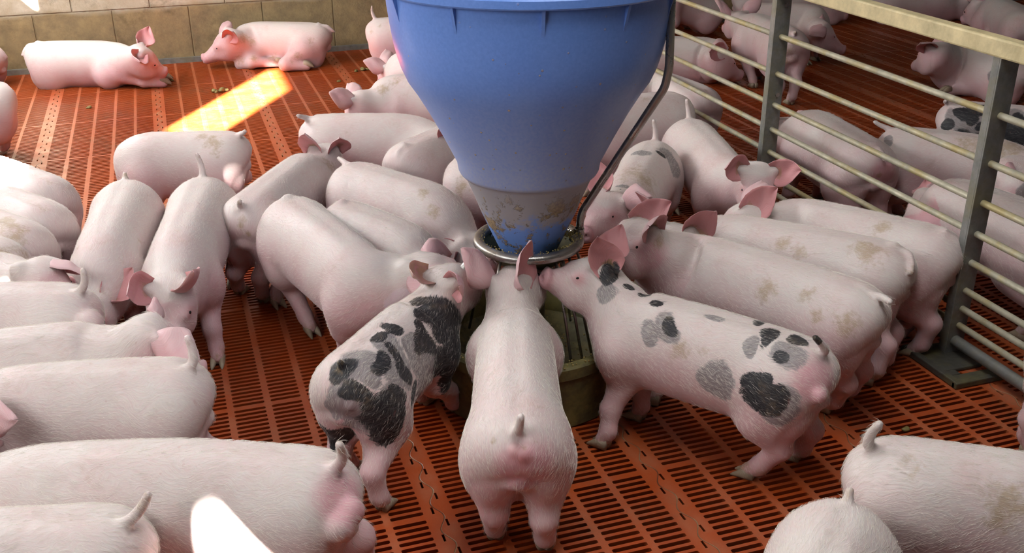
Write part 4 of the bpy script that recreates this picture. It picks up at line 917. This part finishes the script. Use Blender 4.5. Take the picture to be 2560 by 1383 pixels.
    {'fat': 1.0, 's': 1.1, 'label': 'pig lying at the foot of the block wall facing right, foreleg stretched out', 'group': 'pigs resting by the wall', 'H': (-0.19, 0.068, 0.14), 'S': (0.19, -0.068, 0.135), 'K': (0.342, -0.281, 0.21), 'N': (0.496, -0.253, 0.1), 'lie': 1, 'hup': (0, -0.3, 1), 'ham': [(1, -0.02)], 'legw': 1.2, 'legs': {'FR': [(0.21, -0.168, 0.1), (0.36, -0.238, 0.05), (0.475, -0.243, 0.028)], 'FL': [(0.24, -0.028, 0.08), (0.39, -0.088, 0.04), (0.49, -0.098, 0.025)]}, 'seed': 161, 'earL': ((0.22, 0.955, 0.2), (-0.093, 0.39, 0.916)), 'earR': ((-0.2, 0.969, -0.145), (-0.105, 0.608, 0.787)), 'tail': [(-0.309, 0.103, 0.255), (-0.337, 0.094, 0.23), (-0.354, 0.08, 0.205)], 'o': (-0.536, 7.17, 0.0)},
    {'fat': 1.0, 's': 1.1, 'label': 'muddy-kneed pig lying against the block wall, snout to the left', 'group': 'pigs resting by the wall', 'H': (0.189, -0.081, 0.145), 'S': (-0.189, 0.081, 0.14), 'K': (-0.329, -0.037, 0.19), 'N': (-0.525, 0.018, 0.07), 'lie': 1, 'hup': (0, -0.3, 1), 'ham': [(-1, -0.02)], 'legw': 1.2, 'legs': {'FL': [(-0.139, -0.019, 0.12), (-0.219, -0.104, 0.05), (-0.039, -0.119, 0.035)], 'FR': [(-0.229, 0.061, 0.08), (-0.289, -0.039, 0.03), (-0.229, -0.069, 0.025)], 'HL': [(0.129, -0.181, 0.12), (-0.011, -0.251, 0.05), (0.129, -0.271, 0.03)]}, 'seed': 162, 'earL': ((-0.789, 0.48, 0.385), (0.368, 0.927, 0.073)), 'earR': ((0.251, 0.928, 0.275), (0.108, 0.646, -0.755)), 'tail': [(0.305, -0.128, 0.261), (0.335, -0.136, 0.24), (0.355, -0.139, 0.218)], 'dirt': [((-0.239, -0.062, 0.201), 0.05), ((-0.192, -0.063, 0.173), 0.04), ((0.177, -0.223, 0.2), 0.03), ((0.064, -0.275, 0.091), 0.05), ((-0.063, -0.141, 0.054), 0.06), ((-0.304, -0.07, 0.074), 0.05), ((-0.208, -0.135, 0.079), 0.04)], 'o': (0.747, 7.339, 0.0)},
    {'fat': 1.0, 's': 1.1, 'label': 'pig lying at the left edge by the wall with only its tail end in view', 'group': 'pigs resting by the wall', 'H': (0.207, -0.074, 0.14), 'S': (-0.207, 0.074, 0.14), 'K': (-0.453, 0.162, 0.179), 'N': (-0.648, 0.232, 0.106), 'lie': 1, 'ham': [(1, 0)], 'seed': 163, 'tail': [(0.327, -0.114, 0.251), (0.351, -0.114, 0.221), (0.365, -0.11, 0.191)], 'o': (-1.354, 7.381, 0.0)},
    {'fat': 1.08, 's': 0.9712500000000001, 'label': 'pig at the left edge of the pen showing just a hind leg', 'group': 'pigs crowding at the left', 'H': (0.172, 0.091, 0.29), 'S': (-0.172, -0.091, 0.29), 'K': (-0.376, -0.198, 0.325), 'N': (-0.538, -0.284, 0.26), 'feet': {'HR': (0.171, 0.297, 0.0), 'HL': (0.1, 0.431, 0.0)}, 'tail': 'down', 'seed': 124, 'o': (-1.062, 5.457, 0.0)},
    {'fat': 1.08, 's': 0.9712500000000001, 'label': 'pig at the far left with the sunlit back, hindmost of its row', 'group': 'pigs crowding at the left', 'H': (0.111, -0.16, 0.29), 'S': (-0.111, 0.16, 0.29), 'K': (-0.242, 0.349, 0.325), 'N': (-0.346, 0.5, 0.26), 'tail': 'none', 'seed': 125, 'o': (-0.648, 4.153, 0.0), 'bristles': 2800},
    {'fat': 1.08, 's': 0.9712500000000001, 'label': 'pig at the far left between the sunlit one and the one with the dirty spine', 'group': 'pigs crowding at the left', 'H': (0.118, -0.154, 0.29), 'S': (-0.118, 0.154, 0.29), 'K': (-0.259, 0.337, 0.325), 'N': (-0.37, 0.482, 0.26), 'tail': 'none', 'seed': 126, 'o': (-0.651, 3.864, 0.0), 'bristles': 4400},
    {'fat': 1.08, 's': 0.9712500000000001, 'label': 'pig at the far left with a dirty stripe along its spine', 'group': 'pigs crowding at the left', 'H': (0.117, -0.155, 0.29), 'S': (-0.117, 0.155, 0.29), 'K': (-0.256, 0.339, 0.325), 'N': (-0.366, 0.485, 0.26), 'tail': 'none', 'seed': 127, 'dirt': [((0.132, -0.218, 0.418), 0.07), ((0.147, -0.253, 0.403), 0.05), ((0.115, -0.164, 0.424), 0.05)], 'o': (-0.705, 3.684, 0.0), 'bristles': 5300},
    {'fat': 1.08, 's': 0.925, 'label': 'pig at the left edge below the one with the dirty spine, a sliver of back', 'group': 'pigs crowding at the left', 'H': (0.131, -0.13, 0.29), 'S': (-0.131, 0.13, 0.29), 'K': (-0.287, 0.285, 0.323), 'N': (-0.411, 0.408, 0.261), 'tail': 'none', 'seed': 128, 'dirt': [((0.201, -0.233, 0.373), 0.1)], 'o': (-0.779, 3.534, 0.0), 'bristles': 6000},
    {'fat': 1.08, 's': 0.9712500000000001, 'label': 'pig at the left edge heading right with a long flattened ear', 'group': 'pigs crowding at the left', 'H': (-0.192, 0.028, 0.28), 'S': (0.192, -0.028, 0.28), 'K': (0.313, -0.126, 0.35), 'N': (0.389, -0.244, 0.314), 'seed': 129, 'earL': ((0.831, 0.375, 0.41), (0.721, -0.356, -0.594)), 'earR': ((0.713, -0.412, -0.568), (-0.76, -0.043, -0.648)), 'o': (-0.781, 3.264, 0.0), 'bristles': 7200},
    {'fat': 1.08, 's': 0.9990000000000001, 'label': 'pig at the left edge with a bright spot on its flank and tail cocked', 'group': 'pigs crowding at the left', 'H': (0.191, -0.057, 0.29), 'S': (-0.191, 0.057, 0.29), 'K': (-0.419, 0.125, 0.326), 'N': (-0.599, 0.179, 0.259), 'seed': 130, 'tail': [(0.297, -0.09, 0.423), (0.308, -0.096, 0.452), (0.309, -0.099, 0.481)], 'lumps': [((0.303, -0.153, 0.342), (0.04, 0.04, 0.04))], 'o': (-0.619, 2.968, 0.0), 'bristles': 8700},
    {'fat': 1.08, 's': 0.9990000000000001, 'label': 'pig at the left with a broad pink ear, snout poking past the pig in front', 'group': 'pigs crowding at the left', 'H': (-0.169, 0.012, 0.285), 'S': (0.169, -0.012, 0.285), 'K': (0.308, -0.051, 0.366), 'N': (0.438, -0.053, 0.26), 'seed': 214, 'earL': ((0.475, 0.869, -0.139), (-0.411, 0.795, -0.447)), 'earR': ((0.392, 0.808, 0.44), (0.981, 0.187, -0.058)), 'o': (-0.474, 2.638, 0.0), 'bristles': 10200},
    {'fat': 1.08, 's': 0.9990000000000001, 'label': 'pig at the left with a grey-shaded flank and curved tail tip', 'group': 'pigs crowding at the left', 'H': (0.167, -0.032, 0.29), 'S': (-0.167, 0.032, 0.29), 'K': (-0.399, 0.078, 0.326), 'N': (-0.584, 0.114, 0.259), 'seed': 212, 'tail': [(0.273, -0.05, 0.425), (0.276, -0.044, 0.456), (0.269, -0.036, 0.487)], 'o': (-0.321, 2.384, 0.0), 'bristles': 11300},
    {'fat': 1.08, 's': 0.925, 'label': 'pig ear tip entering at the left edge above the bright foreground pig', 'group': 'pigs crowding at the left', 'H': (-0.154, 0.102, 0.28), 'S': (0.154, -0.102, 0.28), 'K': (0.338, -0.268, 0.33), 'N': (0.365, -0.396, 0.282), 'seed': 213, 'earL': ((0.707, 0.217, 0.673), (0.051, 0.984, -0.168)), 'earR': ((0.297, -0.925, -0.239), (0.606, 0.338, 0.72)), 'o': (-0.915, 2.589, 0.0), 'bristles': 9900},
    {'fat': 1.08, 's': 1.0360000000000003, 'label': 'large foreground pig with a sunlit flank and raised tail', 'group': 'pigs crowding at the left', 'H': (0.243, -0.088, 0.29), 'S': (-0.243, 0.088, 0.29), 'K': (-0.475, 0.172, 0.327), 'N': (-0.658, 0.239, 0.258), 'M': (0.036, -0.003, 0.29), 'ears': ((-0.5, 0.6, -0.6), (0, 0.8, 0.3)), 'feet': {'HR': (0.396, 0.039, -0.0), 'HL': (0.391, 0.117, 0.0)}, 'seed': 219, 'tail': [(0.349, -0.136, 0.426), (0.354, -0.149, 0.456), (0.349, -0.157, 0.486)], 'pinks': [((0.349, -0.189, 0.369), 0.06)], 'lumps': [((0.327, -0.217, 0.33), (0.032, 0.032, 0.032)), ((0.354, -0.194, 0.346), (0.03, 0.03, 0.03))], 'o': (-0.131, 1.932, 0.0), 'bristles': 13200},
    {'fat': 1.08, 's': 0.9990000000000001, 'label': 'foreground pig cropped by the bottom left corner, tail upright', 'group': 'pigs crowding at the left', 'H': (0.194, -0.049, 0.29), 'S': (-0.194, 0.049, 0.29), 'K': (-0.424, 0.107, 0.326), 'N': (-0.606, 0.153, 0.259), 'seed': 211, 'tail': [(0.304, -0.074, 0.419), (0.327, -0.072, 0.441), (0.341, -0.067, 0.462)], 'o': (-0.495, 1.826, 0.0), 'bristles': 13300},
    {'fat': 1.08, 's': 1.0175, 'label': 'foreground pig at bottom right heading out of frame, dirty tail up', 'group': 'pigs round the feeder', 'H': (-0.168, 0.115, 0.29), 'S': (0.168, -0.115, 0.29), 'K': (0.368, -0.251, 0.326), 'N': (0.526, -0.359, 0.258), 'feet': {'HL': (-0.109, 0.241, 0.0), 'HR': (-0.136, 0.281, 0.0)}, 'seed': 216, 'tail': [(-0.261, 0.173, 0.428), (-0.265, 0.165, 0.459), (-0.261, 0.151, 0.49)], 'dirt': [((-0.089, -0.054, 0.388), 0.06), ((-0.221, 0.085, 0.42), 0.03)], 'o': (1.548, 1.33, 0.0), 'bristles': 12800},
    {'fat': 1.08, 's': 0.925, 'label': 'round white rump of a pig cropped at the bottom edge, right side', 'group': 'pigs round the feeder', 'H': (0.13, 0.132, 0.29), 'S': (-0.13, -0.132, 0.29), 'K': (-0.283, -0.289, 0.323), 'N': (-0.406, -0.413, 0.261), 'tail': 'stub', 'seed': 217, 'o': (0.959, 1.18, 0.0), 'bristles': 14700},
    {'fat': 1.08, 's': 0.925, 'label': 'pig at the right edge showing only a lower leg', 'group': 'pigs round the feeder', 'H': (-0.046, 0.179, 0.28), 'S': (0.046, -0.179, 0.28), 'K': (0.1, -0.392, 0.313), 'N': (0.142, -0.561, 0.251), 'feet': {'HL': (-0.101, 0.239, 0.0)}, 'seed': 218, 'o': (2.223, 1.609, 0.0), 'bristles': 9900},
    {'fat': 1.08, 's': 0.9990000000000001, 'label': 'pig beyond the fence with its rear towards the near post', 'group': 'pigs beyond the fence', 'H': (-0.015, -0.196, 0.29), 'S': (0.015, 0.196, 0.29), 'K': (0.067, 0.48, 0.24), 'N': (0.114, 0.66, 0.133), 'ears': ((-0.8, 0.4, -0.2), (0, 0.6, 0.8)), 'seed': 119, 'tail': [(-0.026, -0.312, 0.409), (-0.033, -0.344, 0.4), (-0.039, -0.366, 0.391)], 'dirt': [((-0.03, -0.339, 0.314), 0.02)], 'pinks': [((-0.013, -0.339, 0.313), 0.06)], 'o': (2.622, 3.552, 0.0), 'bristles': 1600},
    {'fat': 1.08, 's': 0.9712500000000001, 'label': 'stained pig beyond the fence with a dark smudge by its raised tail', 'group': 'pigs beyond the fence', 'H': (-0.108, 0.125, 0.29), 'S': (0.108, -0.125, 0.29), 'K': (0.258, -0.3, 0.325), 'N': (0.378, -0.438, 0.26), 'seed': 120, 'tail': [(-0.181, 0.209, 0.412), (-0.203, 0.23, 0.422), (-0.218, 0.243, 0.432)], 'grey': [((-0.222, 0.139, 0.383), 0.03)], 'dirt': [((0.073, -0.175, 0.403), 0.1), ((-0.009, -0.085, 0.413), 0.06)], 'o': (2.988, 3.271, 0.0), 'bristles': 1600},
    {'fat': 1.08, 's': 0.925, 'label': 'black-spotted pig beyond the fence, behind the right post', 'group': 'pigs beyond the fence', 'H': (-0.112, 0.111, 0.285), 'S': (0.112, -0.111, 0.285), 'K': (0.268, -0.265, 0.318), 'N': (0.391, -0.388, 0.256), 'seed': 121, 'tail': [(-0.192, 0.174, 0.404), (-0.215, 0.157, 0.415), (-0.23, 0.133, 0.426)], 'black': [((-0.195, 0.079, 0.383), 0.035), ((-0.167, 0.029, 0.37), 0.035), ((-0.24, 0.084, 0.331), 0.035), ((-0.116, 0.031, 0.401), 0.03), ((-0.209, 0.017, 0.266), 0.06), ((-0.134, -0.019, 0.339), 0.03), ((-0.073, -0.071, 0.342), 0.05), ((-0.046, -0.107, 0.313), 0.05), ((-0.023, -0.084, 0.385), 0.03), ((-0.106, -0.056, 0.282), 0.04)], 'grey': [((-0.177, 0.001, 0.314), 0.08), ((-0.217, 0.069, 0.357), 0.06), ((-0.109, -0.027, 0.361), 0.08), ((-0.037, -0.099, 0.353), 0.08), ((-0.191, 0.002, 0.25), 0.06)], 'o': (3.523, 3.576, 0.0)},
    {'fat': 1.0, 's': 1.1, 'label': 'pig lying under the yellow rail looking left, head raised', 'group': 'pigs beyond the fence', 'H': (0.067, -0.175, 0.14), 'S': (-0.067, 0.175, 0.145), 'K': (-0.292, 0.058, 0.25), 'N': (-0.272, 0.263, 0.15), 'lie': 1, 'ham': [(-1, -0.02)], 'earbend': 0.02, 'legs': {'FL': [(-0.007, 0.095, 0.1), (-0.087, 0.005, 0.04), (-0.217, 0.015, 0.03)]}, 'tail': 'down', 'seed': 122, 'earL': ((-0.651, 0.756, 0.061), (-0.544, 0.548, -0.635)), 'earR': ((0.94, 0.082, 0.332), (-0.004, 0.991, -0.132)), 'grey': [((-0.08, -0.2, 0.165), 0.05)], 'o': (4.691, 5.041, 0.0)},
    {'fat': 1.08, 's': 1.0175, 'label': 'pig standing behind the fence post with a soiled bottom', 'group': 'pigs beyond the fence', 'H': (-0.02, -0.209, 0.29), 'S': (0.02, 0.209, 0.29), 'K': (0.044, 0.45, 0.326), 'N': (0.063, 0.641, 0.258), 'feet': {'HR': (-0.053, -0.384, 0.0), 'HL': (-0.204, -0.452, 0.0), 'FL': (-0.05, 0.038, 0.0)}, 'seed': 123, 'tail': [(-0.036, -0.325, 0.416), (-0.051, -0.354, 0.424), (-0.065, -0.373, 0.432)], 'dirt': [((-0.081, -0.345, 0.315), 0.06), ((-0.069, -0.331, 0.265), 0.06)], 'o': (3.541, 5.606, 0.0)},
    {'fat': 1.08, 's': 1.0175, 'label': 'pig lying with head turned right, behind the pig with the soiled bottom', 'group': 'pigs beyond the fence', 'H': (-0.139, 0.103, 0.24), 'S': (0.139, -0.103, 0.24), 'K': (0.025, -0.353, 0.26), 'N': (0.197, -0.412, 0.14), 'tail': 'down', 'seed': 124, 'earL': ((0.596, 0.791, 0.138), (-0.382, 0.897, -0.221)), 'earR': ((-0.507, 0.788, -0.348), (-0.355, 0.334, -0.873)), 'o': (4.078, 6.265, 0.0)},
    {'fat': 1.0, 's': 1.1, 'label': 'pig lying on its side between hopper and fence post, face to the right', 'group': 'pigs beyond the fence', 'H': (-0.159, 0.099, 0.14), 'S': (0.159, -0.099, 0.14), 'K': (0.1, -0.264, 0.185), 'N': (0.294, -0.25, 0.07), 'lie': 1, 'ham': [(1, -0.02)], 'seed': 125, 'earL': ((0.849, 0.127, 0.513), (0.029, 0.977, -0.211)), 'earR': ((-0.957, 0.085, -0.278), (0.038, 0.996, 0.078)), 'o': (3.133, 5.97, 0.0)},
    {'fat': 1.08, 's': 0.9712500000000001, 'label': 'sitting pig at the top edge, forelegs braced, right of the hopper', 'group': 'pigs beyond the fence', 'H': (0.164, 0.017, 0.22), 'S': (-0.164, -0.017, 0.36), 'K': (-0.153, -0.08, 0.507), 'N': (-0.179, 0.126, 0.479), 'feet': {'FL': (0.152, 0.53, -0.0), 'FR': (0.272, 0.453, 0.0), 'HL': (0.5, 0.543, 0.0), 'HR': (0.409, 0.611, 0.0)}, 'seed': 126, 'o': (3.705, 7.007, 0.0)},
    {'fat': 1.0, 's': 1.15, 'label': 'pig lying at the top edge behind the fence post', 'group': 'pigs beyond the fence', 'H': (-0.168, 0.101, 0.14), 'S': (0.168, -0.101, 0.14), 'K': (0.351, -0.144, 0.117), 'N': (0.531, -0.194, 0.07), 'lie': 1, 'ham': [(1, 0)], 'seed': 127, 'tail': [(-0.281, 0.165, 0.251), (-0.289, 0.162, 0.21), (-0.287, 0.154, 0.168)], 'o': (4.718, 7.403, 0.0)},
    {'fat': 1.0, 's': 1.2, 'label': 'pig stretched out at the top edge above the yellow rail', 'group': 'pigs beyond the fence', 'H': (-0.202, 0.054, 0.14), 'S': (0.202, -0.054, 0.14), 'K': (0.385, -0.125, 0.118), 'N': (0.609, -0.113, 0.06), 'lie': 1, 'ham': [(1, 0)], 'seed': 167, 'o': (5.811, 7.139, 0.0)},
    {'fat': 1.0, 's': 1.15, 'label': 'pig lying in the top right corner with its face to the left', 'group': 'pigs beyond the fence', 'H': (-0.089, -0.252, 0.14), 'S': (0.089, 0.252, 0.14), 'K': (0.129, 0.435, 0.167), 'N': (0.075, 0.556, 0.056), 'lie': 1, 'ham': [(-1, 0)], 'legs': {'FL': [(0.069, 0.152, 0.1), (-0.051, 0.092, 0.05), (-0.191, 0.132, 0.03)]}, 'seed': 168, 'earL': ((-0.951, 0.217, -0.221), (-0.386, -0.922, -0.001)), 'o': (5.972, 6.226, 0.0)},
    {'fat': 1.08, 's': 0.9990000000000001, 'label': 'pig pressed to the far side of the fence behind the right post, bars shading it', 'group': 'pigs beyond the fence', 'H': (0.036, -0.166, 0.29), 'S': (-0.036, 0.166, 0.29), 'K': (0.0, 0.324, 0.26), 'N': (-0.188, 0.221, 0.267), 'feet': {'HL': (-0.03, -0.244, 0.0)}, 'seed': 169, 'earL': ((0.91, -0.397, -0.116), (0.286, 0.888, 0.359)), 'earR': ((-0.982, 0.097, -0.163), (-0.244, 0.64, 0.729)), 'o': (2.638, 2.625, 0.0), 'bristles': 5500},
    {'fat': 1.08, 's': 0.9712500000000001, 'label': 'pig face at the right edge beyond the fence, dark around the eye', 'group': 'pigs beyond the fence', 'H': (0.026, -0.193, 0.29), 'S': (-0.026, 0.193, 0.29), 'K': (-0.128, 0.065, 0.34), 'N': (-0.065, 0.149, 0.239), 'seed': 170, 'earL': ((0.584, -0.685, 0.436), (0.478, 0.872, 0.105)), 'earR': ((0.78, -0.389, 0.491), (0.261, 0.965, 0.028)), 'grey': [((-0.159, 0.005, 0.362), 0.03)], 'o': (3.037, 2.764, 0.0), 'bristles': 3400},
]
clump(.27, 6.69, 'ochre dung lump on the sunlit slats, nearer the wall', 6, .024, 1, .06)
clump(-.045, 7.06, 'dark dung smear by the lying pig\'s foreleg', 4, .014, 2, .09)
clump(-.50, 6.55, 'small dark dung bit on the slats below the left lying pig', 3, .014, 3)
clump(1.26, 6.95, 'green-brown dung string beside the pig at the hopper\'s left edge', 7, .020, 4, .16)
clump(1.03, 6.69, 'tiny ochre dung bit on the slats right of the sun patch', 3, .010, 5)
clump(1.875, 2.044, 'dark dung bit on the slats by the raised dirty tail', 3, .012, 7)
# ---------------------------------------------------------------- animals
M_PIG = pig_material('pig_hide'); M_EYE = plain('eye_dark', (.012, .009, .008), .08); M_HOOF = metal_material('hoof_horn', (.46, .37, .26), (.24, .17, .10), .5, .0, .5)
M_HAIR = hair_material()
for d_ in PIG_TABLE:
    build_pig(d_, M_PIG, M_EYE, M_HOOF, M_HAIR, res=.0075 if d_['o'][1] < 3.3 else .009 if d_['o'][1] < 5.2 else .011)
